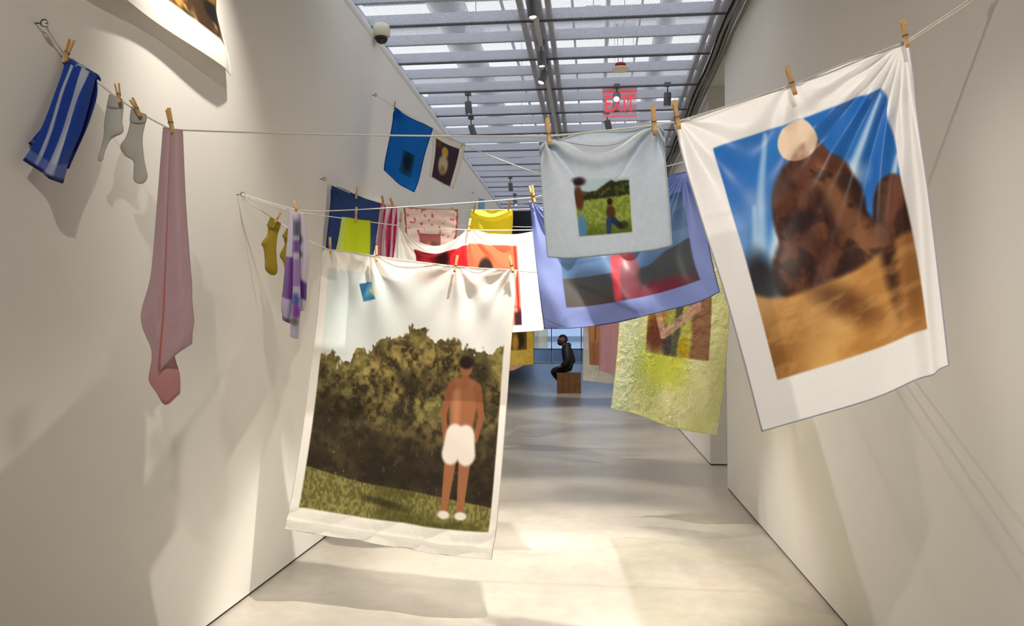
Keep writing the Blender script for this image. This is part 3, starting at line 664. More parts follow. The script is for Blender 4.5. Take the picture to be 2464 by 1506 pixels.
# ---- pale blue towel with small meadow print ----
def pale_disp(U, V):
    D = radiate(U, V, .06, .0, 7, .022, .35, 2.6)+radiate(U, V, .88, .0, 7, .022, .35, 1.2)
    par = V-.24+.30*(2*(U-.48))**2
    D += .022*np.exp(-(par/.07)**2)*sm(.02, .2, U)*(1-sm(.8, .95, U))-.02*np.exp(-((par+.15)/.07)**2)*sm(.05, .3, U)*(1-sm(.7, .9, U))
    D += -.018*np.exp(-(((U-.88)+.62*V)/.035)**2)*sm(.55, .2, V)-.014*np.exp(-(((U-.08)-.5*V)/.04)**2)*sm(.55, .2, V)
    return D+.006*np.sin(6*U)*V
def pale_paint(U, V):
    P = Paint(U.shape, (222, 230, 240)); P.mix(sm(.3, .7, fbm(U*40, V*40, 3, 2))*.4, (208, 219, 230))
    m = rect(U, V, .255, .70, .40, .845, .006); u = (U-.255)/.445; v = (V-.40)/.445
    c = Paint(U.shape, (200, 218, 226))
    bush = sm(.0, .05, v-(.20-.17*sm(.35, .65, u)+.05*(fbm(u*12, v*3, 3, 5)-.5))); c.mix(bush, (52, 54, 30)); c.mix(bush*sm(.45, .65, fbm(u*16, v*16, 3, 8)), (90, 96, 48))
    me = sm(.0, .05, v-(.36-.06*u)); c.mix(me, (136, 156, 62)); c.mix(me*sm(.4, .7, fbm(u*22, v*18, 3, 9)), (172, 186, 92)); c.mix(me*sm(.7, 1., v)*.6, (76, 92, 34))
    c.mix(blob(u, v, .62, .62, .085, .13, .3), (96, 58, 40)); c.mix(blob(u, v, .62, .42, .05, .065, .3), (58, 36, 30)); c.mix(stroke(u, v, (.58, .76), (.55, .98), .06, .04, .3), (54, 76, 112)); c.mix(stroke(u, v, (.66, .76), (.78, .88), .06, .05, .3), (46, 62, 92)); c.mix(blob(u, v, .84, .86, .10, .07, .6)*.8, (52, 44, 30))
    c.mix(blob(u, v, .07, .32, .085, .22, .35), (104, 60, 42)); c.mix(blob(u, v, .07, .84, .085, .22, .4), (96, 150, 190)); c.mix(blob(u, v, .10, .04, .11, .06, .6), (42, 30, 32))
    P.mix(m, c.c); P.mix(blob(U, V, .30, .40, .05, .025, .6)*.9, (46, 34, 36))
    return P.c
cloth('printed_towel', 'towelling',
      [[(1299, 342, 2.33), (1335, 334, 2.32), (1400, 318, 2.36), (1490, 313, 2.36), (1574, 302, 2.27), (1597, 318, 2.27)],
       [(1303, 420, 2.31), (1345, 414, 2.3), (1408, 408, 2.3), (1494, 402, 2.3), (1560, 396, 2.28), (1601, 392, 2.27)],
       [(1310, 520, 2.29), (1356, 516, 2.28), (1420, 510, 2.28), (1500, 503, 2.28), (1564, 496, 2.27), (1609, 490, 2.26)],
       [(1319, 617, 2.28), (1368, 620, 2.27), (1432, 615, 2.26), (1508, 607, 2.26), (1570, 600, 2.25), (1616, 590, 2.25)]],
      150, 150, pale_disp, pale_paint, M['terry'], 'pale blue terry towel with a small meadow print', 'towel', (200, 214, 224), t=.004, hem_r=.003)

# ---- lavender cloth ----
def lav_disp(U, V):
    D = radiate(U, V, .02, -.02, 12, .030, .6, .6)+radiate(U, V, .95, .0, 18, .022, .5, .2)
    s = V-.55+.9*(U-.5)**2; D += .026*np.exp(-((U-.30-.25*V)/.07)**2)*sm(.1, .5, V)+.020*np.sin(16*U-7*V)*V
    return D+.012*np.sin(22*s)*(1-np.abs(2*U-1))*sm(.2, .5, V)*.5
def lav_paint(U, V):
    P = Paint(U.shape, (128, 143, 202)); m = rect(U, V, .15, .915, .14, .845)
    u = (U-.15)/.765; v = (V-.14)/.705
    c = Paint(U.shape, (92, 122, 162)); c.mix(sm(.0, .3, v)*(1-sm(.3, .6, v))*.5, (120, 148, 184)); c.mix(sm(.4, .7, fbm(u*3, v*9, 3, 7))*.5, (64, 92, 132))
    hz = .66-.14*sm(.6, .95, u)+.01*np.sin(30*u)*(u > .6); sea = sm(hz, hz+.02, v); c.mix(sea, (70, 74, 80)); c.mix(sea*sm(.75, 1, v)*.6, (78, 64, 60)); c.mix(sea*sm(.4, .0, u)*.5, (96, 88, 84))
    c.mix(blob(u, v, .50, .70, .10, .30, .25), (128, 78, 88)); c.mix(stroke(u, v, (.42, .5), (.40, 1.0), .035, .025, .5), (196, 66, 80)); c.mix(blob(u, v, .48, .5, .08, .08, .5), (176, 80, 92)); c.mix(blob(u, v, .70, .96, .22, .10, .6)*.9, (120, 42, 60))
    P.mix(m, c.c); return P.c
cloth('printed_cloth', 'printed_sheet',
      [[(1274, 482, 3.42), (1330, 512, 3.4), (1430, 500, 3.36), (1540, 462, 3.3), (1610, 425, 3.24), (1662, 412, 3.2)],
       [(1286, 590, 3.36), (1350, 600, 3.34), (1450, 588, 3.3), (1548, 562, 3.25), (1625, 535, 3.2), (1688, 512, 3.18)],
       [(1298, 690, 3.33), (1362, 696, 3.3), (1462, 686, 3.26), (1560, 668, 3.22), (1642, 642, 3.18), (1712, 615, 3.16)],
       [(1310, 790, 3.32), (1376, 789, 3.28), (1480, 776, 3.24), (1580, 752, 3.2), (1675, 728, 3.17), (1731, 702, 3.18)]],
      190, 170, lav_disp, lav_paint, M['silk'], 'lavender blue silky cloth printed with a dusky seascape', 'cloth', (112, 126, 186))

# ---- white cloth with red prints ----
def red_disp(U, V):
    D = radiate(U, V, .02, -.02, 13, .022, .4, .5)+radiate(U, V, .53, -.02, 13, .022, .4, .2)+radiate(U, V, 1.0, .0, 9, .02, .4, .1)
    par = (V-.17+.17*((U-.27)/.25)**2); D += .03*np.exp(-(par/.035)**2)*(U < .56)*sm(0, .08, U)
    return D+.012*np.sin(10*U)*V
def red_paint(U, V):
    P = Paint(U.shape, (240, 236, 232)); m = rect(U, V, .15, .865, .115, .93)
    u = (U-.15)/.715; v = (V-.115)/.815
    c = Paint(U.shape, (128, 26, 36)); c.mix(sm(.22, .3, u+.06*np.sin(9*v)), (58, 28, 26)); c.mix(sm(.30, .36, u), (206, 44, 52)); c.mix(sm(.8, 1, np.sin(70*u))*sm(.3, .36, u)*.5, (150, 22, 36))
    c.mix(sm(.50, .515, u), (222, 122, 88)); c.mix(sm(.5, .52, u)*sm(.3, .6, v)*.7, (232, 164, 138)); c.mix(sm(.955, .97, u)*(1-sm(.985, .99, u)), (196, 50, 54)); c.mix(blob(u, v, .68, .34, .075, .19, .2), (52, 38, 34)); c.mix(blob(u, v, .67, .42, .035, .1, .4), (182, 116, 84))
    c.mix(sm(.72, .80, v)*(1-sm(.2, .3, fbm(u*8, v*8, 2, 3)))*.6, (40, 22, 34)); c.mix(sm(.80, .86, v)*sm(.92, .95, u), (66, 32, 44))
    P.mix(m, c.c); return P.c
cloth('printed_cloth', 'printed_sheet',
      [[(957, 545, 4.3), (1000, 578, 4.27), (1046, 592, 4.26), (1090, 580, 4.28), (1130, 554, 4.3), (1180, 562, 4.3), (1238, 564, 4.3), (1287, 557, 4.3)],
       [(956, 610, 4.27), (1002, 628, 4.25), (1048, 634, 4.25), (1092, 628, 4.26), (1134, 622, 4.27), (1184, 622, 4.27), (1242, 622, 4.27), (1293, 620, 4.27)],
       [(956, 700, 4.26), (1004, 712, 4.24), (1050, 716, 4.24), (1096, 712, 4.25), (1138, 710, 4.25), (1188, 710, 4.25), (1248, 710, 4.26), (1300, 708, 4.25)],
       [(958, 800, 4.25), (1006, 804, 4.24), (1052, 806, 4.24), (1098, 806, 4.24), (1142, 804, 4.24), (1190, 801, 4.24), (1252, 798, 4.25), (1308, 794, 4.24)]],
      190, 130, red_disp, red_paint, M['print'], 'wide white cloth with red and orange print, sagging between its pins', 'cloth', (236, 232, 228))

# ---- the small cloths on the lines ----
def plain(rgb, var=6, sc=30, seed=1):
    return lambda U, V: np.array(rgb, float)+(fbm(U*sc, V*sc, 3, seed)-.5)[..., None]*var*2
cloth('cloth', 'sheet', [[(798, 447, 5.1), (828, 456, 5.16), (858, 470, 5.2), (892, 482, 5.26), (924, 490, 5.3)],
       [(793, 520, 5.06), (822, 528, 5.1), (852, 538, 5.14), (882, 550, 5.2), (912, 556, 5.24)],
       [(787, 602, 5.02), (814, 610, 5.06), (842, 618, 5.1), (870, 624, 5.14), (897, 628, 5.2)]], 70, 60,
      lambda U, V: radiate(U, V, .02, 0, 10, .02, .4, .2)+.025*np.sin(13*U+1.5*V)*V+pinfold(U, V, .47, .02), lambda U, V: Paint(U.shape, (58, 82, 138)).mix(sm(.82, .9, U)*sm(.2, 1, V), (86, 112, 164)).mix(sm(.5, .7, fbm(U*40, V*20, 2, 3))*.3, (58, 82, 134)).c,
      M['print'], 'dark navy cloth hanging next to the left wall', 'cloth', (34, 52, 98))
cloth('towel', 'sheet', [[(823, 522, 4.2), (840, 524, 4.17), (866, 529, 4.19), (891, 531, 4.2)],
       [(816, 568, 4.2), (838, 570, 4.14), (866, 572, 4.16), (891, 574, 4.17)],
       [(806, 614, 4.2), (836, 616, 4.12), (864, 618, 4.14), (890, 620, 4.15)]], 50, 50,
      lambda U, V: .006*np.sin(9*U)*V, lambda U, V: Paint(U.shape, (226, 240, 66)).mix(1-sm(.28, .30, U), (232, 240, 150)).c, M['print'], 'lime yellow towel clipped over its rope by one pin', 'towel', (196, 212, 40), t=.003)
def pinkstripe(U, V):
    P = Paint(U.shape, (246, 226, 236)); s = np.sin(19*U+3*V+1.5*np.sin(4*V)); P.mix(sm(.1, .3, s), (238, 92, 162)); P.mix(sm(.72, .82, s), (214, 18, 108)); P.mix(sm(.78, .82, V)*(1-sm(.86, .9, V))*.0, (0, 0, 0)); return P.c
cloth('towel', 'sheet', [[(916, 491, 5.3), (928, 494, 5.26), (944, 496, 5.3), (957, 497, 5.32)], [(912, 540, 5.26), (926, 545, 5.22), (942, 548, 5.26), (956, 545, 5.28)],
       [(905, 590, 5.24), (922, 596, 5.2), (940, 600, 5.23), (950, 598, 5.25)], [(906, 622, 5.22), (920, 630, 5.2), (936, 634, 5.22), (944, 630, 5.24)]], 60, 70,
      lambda U, V: .022*np.sin(15*U+1.2*V)+.012*np.sin(26*U), pinkstripe, M['terry'], 'pink and white striped towel bunched under two pins', 'towel', (236, 120, 170), t=.003)
def floral(U, V):
    P = Paint(U.shape, (250, 226, 218)); n = vnoise(U*15, V*12, 4); P.mix(sm(.80, .88, n), (206, 112, 118)); P.mix(sm(.80, .9, vnoise(U*13+7, V*11, 9))*.7, (176, 150, 142))
    P.mix(sm(.965, .97, U)+1-sm(.03, .035, U), (208, 116, 98)); m = rect(U, V, .28, .70, .55, 1.01, .008); P.mix(m, (178, 104, 104)); P.mix(m*blob(U, V, .46, .88, .07, .14, .5), (214, 178, 136)); P.mix(m*blob(U, V, .56, .84, .06, .12, .5), (122, 104, 82)); return P.c
cloth('cloth', 'sheet', [[(972, 499, 5.4), (1015, 502, 5.4), (1060, 503, 5.4), (1102, 505, 5.4)], [(976, 550, 5.38), (1016, 556, 5.36), (1058, 557, 5.36), (1100, 552, 5.37)], [(980, 606, 5.36), (1018, 612, 5.35), (1056, 612, 5.35), (1090, 606, 5.36)]], 80, 60,
      lambda U, V: .014*np.sin(26*V+5*np.sin(3*U))*(1-V)+.01*np.sin(8*U)*V, floral, M['print'], 'pale pink floral cloth with a small rosy print', 'cloth', (214, 130, 116))
cloth('towel', 'sheet', [[(1133, 510, 5.38), (1143, 506, 5.38), (1182, 507, 5.38), (1222, 505, 5.34), (1234, 510, 5.34)], [(1132, 540, 5.35), (1144, 541, 5.34), (1182, 542, 5.34), (1220, 540, 5.32), (1233, 538, 5.32)], [(1130, 584, 5.34), (1144, 586, 5.32), (1182, 586, 5.32), (1218, 584, 5.3), (1231, 580, 5.3)]], 70, 60,
      lambda U, V: .022*np.exp(-((V-.22+.9*(U-.5)**2)/.08)**2)+pinfold(U, V, .1, .02, .05, .2, .5, .25)+.012*np.sin(7*U)*V, plain((252, 242, 70), 3), M['terry'], 'bright yellow towel hung by two pins', 'towel', (226, 212, 40), t=.003)
cloth('cloth', 'sheet', [[(950, 257, 6.1), (972, 275, 6.05), (1000, 290, 5.95), (1024, 300, 5.85), (1042, 308, 5.75)], [(938, 330, 6.05), (962, 345, 6.0), (986, 360, 5.9), (1008, 368, 5.82), (1024, 366, 5.75)],
       [(926, 388, 6.05), (950, 408, 5.98), (974, 424, 5.9), (994, 434, 5.84), (1008, 432, 5.76)], [(923, 408, 6.05), (942, 426, 5.98), (962, 444, 5.9), (982, 455, 5.85), (996, 462, 5.78)]], 80, 90,
      lambda U, V: radiate(U, V, .05, 0, 9, .02, .4, .5)+.012*np.sin(6*U+4*V)*V+.02*np.exp(-((U-.12-.25*V)/.05)**2)*(1-V),
      lambda U, V: Paint(U.shape, (24, 108, 196)).mix(rect(U, V, .36, .72, .50, .84, .008)*.75, (24, 70, 96)).mix(rect(U, V, .36, .72, .5, .84, .008)*blob(U, V, .54, .64, .12, .14, .6), (14, 36, 56)).mix(sm(.97, .98, U)+1-sm(.02, .03, U), (18, 92, 176)).c,
      M['print'], 'bright blue cloth with a small dark square print, high by the left wall', 'cloth', (14, 78, 164))
cloth('printed_cloth', 'printed_sheet', [[(1043, 312, 5.73), (1068, 328, 5.64), (1094, 338, 5.54), (1120, 348, 5.44)], [(1041, 370, 5.7), (1062, 380, 5.62), (1084, 392, 5.54), (1108, 398, 5.45)], [(1034, 424, 5.68), (1052, 434, 5.6), (1072, 446, 5.54), (1090, 453, 5.48)]], 70, 80,
      lambda U, V: .012*np.sin(8*U+2*V)*V+radiate(U, V, 1, 0, 8, .01, .3, .2),
      lambda U, V: Paint(U.shape, (236, 232, 226)).mix(rect(U, V, .10, .86, .14, .985, .008), (66, 54, 66)).mix(rect(U, V, .10, .30, .14, .30)*.8, (104, 72, 50)).mix(blob(U, V, .43, .34, .11, .12, .25), (206, 162, 84)).mix(blob(U, V, .43, .62, .17, .20, .3), (200, 184, 150)).mix(blob(U, V, .44, .72, .08, .08, .6), (160, 130, 80)).c,
      M['print'], 'small white cloth with a dark plum print beside the blue cloth', 'cloth', (230, 226, 220))
cloth('cloth_strip', 'sheet', [[(1152, 478, 11.2), (1166, 480, 11.15)], [(1150, 520, 11.2), (1165, 522, 11.15)], [(1152, 560, 11.2), (1166, 562, 11.15)]], 12, 30, lambda U, V: .02*np.sin(9*U), plain((150, 206, 232)), M['sheer'], 'far pale blue strip of cloth behind the yellow towel', 'cloth', (140, 190, 220))

# ---- striped towel folded over the rope ----
def striped():
    fr = [[(158, 146, 2.45), (188, 158, 2.46), (212, 172, 2.47), (231, 184, 2.49)], [(140, 210, 2.40), (168, 220, 2.42), (192, 228, 2.41), (217, 236, 2.44)],
          [(112, 290, 2.34), (140, 306, 2.36), (164, 318, 2.35), (192, 318, 2.38)], [(82, 352, 2.28), (112, 372, 2.30), (140, 385, 2.29), (164, 378, 2.33)], [(61, 386, 2.24), (92, 410, 2.27), (122, 430, 2.26), (146, 440, 2.30)]]
    bk = [[(160, 143, 2.47), (190, 152, 2.48), (214, 166, 2.49), (233, 184, 2.50)], [(148, 200, 2.46), (180, 214, 2.48), (208, 224, 2.48), (231, 222, 2.49)],
          [(122, 280, 2.40), (152, 296, 2.42), (180, 306, 2.42), (209, 292, 2.43)], [(84, 330, 2.33), (110, 345, 2.36), (140, 360, 2.37), (184, 352, 2.38)], [(70, 344, 2.29), (96, 366, 2.32), (126, 392, 2.34), (162, 405, 2.36)]]
    root = empty('striped_towel', at(195, 170, 2.48)); tag(root, 'blue and white striped towel folded over the rope by the left wall', 'towel')
    def paint(U, V):
        P = Paint(U.shape, (32, 70, 168)); s = U+.02*np.sin(5*V)
        P.mix(sm(.14, .16, s)*(1-sm(.20, .22, s)), (196, 204, 224)); P.mix(sm(.44, .46, s)*(1-sm(.72, .74, s)), (196, 202, 218)); P.mix(sm(.885, .89, V)*.55, (150, 158, 208)); P.mix(sm(.975, .98, V), (30, 40, 104)); return P.c
    for nm, c, ph in (('front_half', fr, 0), ('back_half', bk, 1.5)):
        nu, nv = 60, 90; G = net(c, nu, nv); U, V = uvgrid(nu, nv); G[..., 1] -= .009*np.sin(9*U+1.5*V+ph)*sm(0, .3, V)
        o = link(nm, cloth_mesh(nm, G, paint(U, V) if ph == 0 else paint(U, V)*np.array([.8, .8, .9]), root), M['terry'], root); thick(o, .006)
    a, b = at(160, 144, 2.465), at(232, 186, 2.495); P = []
    nu = 50; V_ = []
    U, V = uvgrid(nu, 9)
    base = a[None, None]+(b-a)[None, None]*U[..., None]
    base[..., 1] += -.024*np.cos(math.pi*V); base[..., 2] += .016*np.sin(math.pi*V)-.006
    o = link('fold_over', cloth_mesh('fold_over', base, paint(U, V*.1), root), M['terry'], root); thick(o, .006)
striped()

# ---- pink towel ----
def pink():
    root = empty('pink_towel', at(415, 312, 2.55)); tag(root, 'long pale pink towel hanging from one pin in two folds', 'towel')
    lay = [('back_fold', [[(394, 308, 2.57), (406, 310, 2.55), (420, 312, 2.56)], [(381, 480, 2.56), (396, 482, 2.53), (414, 482, 2.555)], [(366, 660, 2.56), (386, 660, 2.52), (406, 650, 2.55)], [(342, 765, 2.56), (372, 768, 2.52), (402, 760, 2.55)],
                          [(368, 846, 2.56), (390, 850, 2.53), (418, 850, 2.56)], [(360, 908, 2.56), (394, 912, 2.53), (432, 896, 2.57)], [(366, 928, 2.56), (398, 972, 2.54), (432, 946, 2.57)]], 0),
           ('front_fold', [[(411, 313, 2.535), (424, 312, 2.52), (438, 314, 2.54)], [(405, 480, 2.52), (425, 482, 2.50), (446, 488, 2.53)], [(398, 650, 2.515), (430, 655, 2.49), (460, 668, 2.53)], [(392, 760, 2.515), (430, 765, 2.49), (466, 775, 2.53)], [(383, 852, 2.515), (424, 842, 2.495), (462, 806, 2.53)], [(382, 892, 2.52), (418, 856, 2.50), (461, 826, 2.535)]], 1)]
    for nm, c, k in lay:
        nu, nv = 50, 140; G = net(c, nu, nv); U, V = uvgrid(nu, nv); G[..., 1] -= .006*np.sin(6*U+3*V)*V+.003*np.sin(38*V+5*U)*sm(.5, .75, V)*U
        C = np.array((222, 190, 200), float)+(fbm(U*25, V*60, 3, 2)-.5)[..., None]*10
        P = Paint(U.shape, (0, 0, 0)); P.c = C
        if k: P.mix(1-sm(.05, .09, U), (222, 130, 112))
        else: P.mix(sm(.80, .95, V)*.6, (226, 152, 146)); P.mix(sm(.985, .99, V), (206, 150, 150))
        o = link(nm, cloth_mesh(nm, G, P.c, root), M['terry'], root); thick(o, .004)
        hem_of(G, (214, 182, 192), M['terry'], root, .003)
pink()

# ---- purple towel ----
def purple():
    root = empty('purple_towel', at(714, 508, 3.74)); tag(root, 'lilac towel with purple bands and flowers twisted under one pin', 'towel')
    d = 3.74
    def bands(U, V, lo, hi):
        P = Paint(U.shape, (214, 204, 226)); P.mix(sm(lo, lo+.02, V)*(1-sm(hi, hi+.02, V)), (118, 62, 158)); return P
    lay = [('left_fold', [[(698, 510, d), (706, 510, d-.03), (713, 511, d)], [(690, 600, d), (701, 602, d-.05), (713, 602, d)], [(682, 690, d), (698, 694, d-.05), (713, 692, d)], [(677, 735, d), (692, 742, d-.05), (708, 745, d)], [(681, 770, d), (690, 775, d-.04), (700, 779, d)]], lambda U, V: bands(U, V, .40, .78).mix(sm(.78, .8, V)*.5, (176, 164, 206)).mix(sm(.96, .97, V), (120, 90, 150)).c),
           ('right_fold', [[(716, 512, d), (726, 512, d-.02), (735, 512, d+.01)], [(716, 580, d), (730, 582, d-.02), (741, 580, d+.01)], [(715, 620, d), (732, 622, d-.02), (745, 620, d+.01)], [(716, 660, d), (728, 672, d-.02), (738, 680, d+.01)], [(722, 720, d), (730, 724, d-.02), (736, 726, d+.01)], [(724, 748, d), (728, 748, d-.01), (731, 746, d)]], lambda U, V: Paint(U.shape, (226, 218, 232)).mix(blob(U, V, .25, .27, .25, .05, .6), (112, 116, 124)).mix(blob(U, V, .2, .42, .25, .04, .6), (120, 124, 130)).mix(sm(.66, .72, V)*(1-sm(.86, .9, V)), (96, 44, 136)).c),
           ('centre_fold', [[(704, 511, d-.03), (713, 512, d-.06), (722, 512, d-.03)], [(704, 600, d-.03), (712, 600, d-.07), (720, 600, d-.04)], [(703, 690, d-.03), (712, 690, d-.07), (722, 690, d-.04)], [(701, 750, d-.03), (711, 752, d-.07), (722, 752, d-.04)], [(699, 808, d-.03), (708, 814, d-.06), (717, 815, d-.04)]],
            lambda U, V: bands(U, V, .14, .0).mix(sm(.02, .1, V)*(1-sm(.16, .22, V)), (92, 100, 120)).mix(sm(.2, .24, V)*(1-sm(.30, .34, V)), (120, 76, 160)).mix(sm(.34, .4, V)*(1-sm(.58, .60, V))*.8, (164, 120, 196)).mix(blob(U, V, .5, .70, .4, .055, .5), (86, 104, 190)).mix(blob(U, V, .6, .79, .4, .05, .5), (150, 70, 176)).mix(blob(U, V, .4, .87, .4, .03, .6), (110, 116, 112)).c)]
    for nm, c, pf in lay:
        nu, nv = 30, 90; G = net(c, nu, nv); U, V = uvgrid(nu, nv)
        o = link(nm, cloth_mesh(nm, G, pf(U, V), root), M['terry'], root); thick(o, .004)
purple()

# ---- socks: lofted from pairs of outline points ----
def sock(label, pairs, d, rgb, thickf=.28, cuff=None, group=None, seed=1, heelcol=None):
    root = empty('sock', at(*(np.array(pairs[0][0])+np.array(pairs[0][1]))/2, d)); tag(root, label, 'sock', group)
    def loft(nm, prs, tf, n, col, dd):
        L = spline([at(*p[0], dd) for p in prs], n); R = spline([at(*p[1], dd) for p in prs], n); k = 20; V = []; Fc = []
        for i in range(n):
            c = (L[i]+R[i])/2; a = (R[i]-L[i])/2; w_ = np.linalg.norm(a); e = 1.0
            if i > n-4: e = (.97, .85, .55)[i-(n-3)] if i >= n-3 else 1
            for s in range(k):
                g = 2*math.pi*s/k; V.append(c+a*math.cos(g)*e+np.array([0, 1, 0])*math.sin(g)*max(.006, w_*tf)*e*(1+.15*math.sin(3*g+i*.35+seed)))
        for i in range(n-1):
            for s in range(k): Fc.append((i*k+s, i*k+(s+1) % k, (i+1)*k+(s+1) % k, (i+1)*k+s))
        Fc += [tuple(range(k-1, -1, -1)), tuple((n-1)*k+s for s in range(k))]
        return link(nm, flatcol(mesh_np(nm, local(V, root), Fc), col), M['knit'], root)
    loft('sock_body', pairs, thickf, 46, rgb, d)
    if cuff: loft('cuff', cuff, thickf*1.25, 14, tuple(c*.95 for c in rgb), d-.004)
    return root
sock('short white sock, crumpled and twisted, near the striped towel', [((263, 226), (294, 238)), ((256, 262), (297, 262)), ((250, 300), (294, 290)), ((250, 318), (296, 318)), ((247, 340), (268, 334)), ((240, 366), (252, 364)), ((234, 387), (248, 388))], 2.52, (206, 204, 196), .3, [((263, 226), (294, 238)), ((259, 246), (297, 252)), ((257, 262), (297, 264))])
sock('long white sock with round heel, hanging next to the pink towel', [((315, 262), (352, 275)), ((312, 300), (349, 300)), ((303, 330), (344, 325)), ((289, 352), (343, 345)), ((300, 374), (345, 362)), ((320, 388), (347, 382)), ((321, 412), (352, 408)), ((321, 432), (355, 424)), ((330, 443), (350, 440))], 2.54, (204, 202, 194), .3, [((315, 262), (352, 275)), ((313, 280), (353, 286)), ((312, 298), (349, 300))])
sock('mustard yellow sock hanging in full view by three ropes', [((651, 521), (675, 536)), ((645, 545), (672, 552)), ((643, 565), (668, 565)), ((629, 585), (666, 582)), ((634, 598), (665, 598)), ((637, 625), (666, 622)), ((638, 648), (668, 648)), ((650, 662), (665, 662))], 3.92, (150, 128, 36), .35, [((651, 521), (676, 537)), ((645, 536), (674, 548)), ((640, 545), (671, 554))])
sock('mustard yellow sock half hidden behind the purple towel', [((691, 547), (712, 562)), ((683, 570), (708, 580)), ((684, 590), (706, 595)), ((673, 614), (706, 618)), ((682, 632), (708, 632)), ((686, 655), (710, 655))], 3.93, (146, 124, 34), .35, [((691, 547), (712, 562)), ((684, 560), (710, 572)), ((676, 570), (706, 582))])

# ---- wall print, top of the left wall ----
def wall_print():
    nu, nv = 80, 120; U, V = uvgrid(nu, nv); yN, yF = 2.05, 3.585; z0, z1 = 2.585, 3.6
    Y = yF+(yN-yF)*(1-U); Y = yN+(yF-yN)*U; Z = z1+(z0-z1)*V
    X = XL+.012+.05*sm(.7, 1.0, V)*(1+.3*np.sin(9*U))+.01*np.sin(6*U)*V-.02*sm(.93, 1, U)
    G = np.stack([X, Y, Z], -1)
    P = Paint(U.shape, (238, 234, 226)); m = rect(U, V, .03, .985, .03, .865)
    c = Paint(U.shape, (74, 48, 26)); n = fbm(U*16, V*9, 4, 3); c.mix(sm(.45, .65, n), (196, 140, 66)); c.mix(sm(.6, .75, fbm(U*22, V*14, 3, 9)), (232, 190, 116)); c.mix(sm(.5, .3, fbm(U*12+4, V*8, 3, 5)), (28, 22, 16)); c.mix(sm(.74, .84, U)*.35, (24, 20, 16)); P.mix(m, c.c)
    root = empty('wall_print', G[-1, -1]); tag(root, 'golden brown unframed print with white border high on the left wall', 'print')
    link('print_sheet', cloth_mesh('print_sheet', G, P.c, root), M['paper'], root); hem_of(G, (232, 226, 214), M['paper'], root, .002)
    for u in (.02, .98):
        q = np.array([XL+.012, yN+(yF-yN)*u, z1-.01])-np.array(root.location)
        link('nail', tube_mesh('nail', [q-np.array([.014, 0, 0]), q+np.array([.006, 0, 0])], .004, 8), M['hook'], root)
wall_print()

# ---- yellow iridescent film ----
def film_paint(U, V):
    P = Paint(U.shape, (244, 242, 186)); P.mix(sm(.3, .7, fbm(U*5, V*6, 4, 3))*.5, (222, 228, 130)); P.mix(sm(.0, .25, .32-U)*.6, (222, 236, 196)); P.mix(blob(U, V, .32, .72, .14, .2, .6)*.7, (176, 190, 88)); P.mix(blob(U, V, .46, .70, .18, .12, .5)*.7, (216, 224, 50))
    m = rect(U, V, .26, .84, .22, .66, .006); c = Paint(U.shape, (150, 108, 78)); c.mix(1-sm(.62, .66, U+.03*np.sin(9*V)), (198, 196, 96)); c.mix(rect(U, V, .27, .38, .2, .5, .02), (182, 126, 40)); c.mix(blob(U, V, .40, .36, .05, .12, .4), (206, 150, 50)); c.mix(blob(U, V, .34, .56, .10, .09, .5), (116, 58, 34)); c.mix(blob(U, V, .46, .60, .05, .08, .5), (70, 62, 60)); c.mix(stroke(U, V, (.58, .22), (.52, .66), .035, .025, .4), (92, 94, 70)); c.mix(blob(U, V, .60, .62, .05, .06, .4), (196, 170, 30)); c.mix(blob(U, V, .68, .33, .06, .12, .7)*.8, (118, 76, 58))
    P.mix(m, c.c); P.mix(stroke(U, V, (.28, .26), (.41, .55), .032, .026, .12)*.8, (230, 184, 158)); P.mix(stroke(U, V, (.42, .55), (.72, .40), .026, .026, .12)*.8, (212, 168, 146)); return P.c
cloth('film_sheet', 'film', [[(1502, 548, 6.0), (1570, 552, 5.95), (1640, 552, 5.9), (1710, 550, 5.85), (1768, 548, 5.8)], [(1494, 700, 5.92), (1562, 704, 5.88), (1632, 706, 5.84), (1698, 706, 5.8), (1758, 704, 5.76)],
       [(1484, 860, 5.88), (1552, 872, 5.84), (1622, 884, 5.8), (1688, 894, 5.77), (1745, 900, 5.74)], [(1470, 984, 5.85), (1532, 996, 5.82), (1602, 1022, 5.78), (1664, 1038, 5.75), (1726, 1048, 5.72)]], 130, 150,
      lambda U, V: .03*np.sin(9*U+3*V)*V+.04*(fbm(U*8, V*8, 3, 6)-.5)+.05*np.abs(fbm(U*20+V*8, V*26, 2, 8)-.5), film_paint, M['film'], 'yellow green iridescent crinkled sheet with a brown collage print', 'film sheet', (226, 228, 150), hem_r=.0015)
# ---- pale crinkled foil, pink and peach cloths behind it ----
cloth('film_sheet', 'film', [[(1404, 612, 8.75), (1450, 611, 8.7), (1498, 608, 8.65)], [(1404, 760, 8.72), (1450, 762, 8.68), (1496, 764, 8.62)], [(1403, 915, 8.7), (1448, 920, 8.66), (1494, 924, 8.6)]], 70, 110,
      lambda U, V: .03*np.sin(9*U+2*V)+.03*(fbm(U*14, V*22, 3, 2)-.5), lambda U, V: Paint(U.shape, (232, 228, 216)).mix(sm(.45, .7, fbm(U*8, V*14, 3, 4))*.6, (212, 214, 196)).mix(1-sm(.58, .66, V), (240, 204, 168)).c, M['foil'], 'pale pearly crinkled sheet hanging behind the pink cloth', 'film sheet', (236, 234, 226))
cloth('cloth', 'sheet', [[(1443, 640, 8.3), (1475, 642, 8.28), (1508, 640, 8.24)], [(1442, 780, 8.26), (1474, 782, 8.24), (1506, 782, 8.2)], [(1441, 890, 8.24), (1468, 898, 8.22), (1496, 902, 8.18)]], 40, 60,
      lambda U, V: .025*np.sin(8*U)*V, plain((226, 178, 190), 5), M['sheer'], 'sheer pink cloth hanging behind the yellow film', 'cloth', (214, 160, 176))
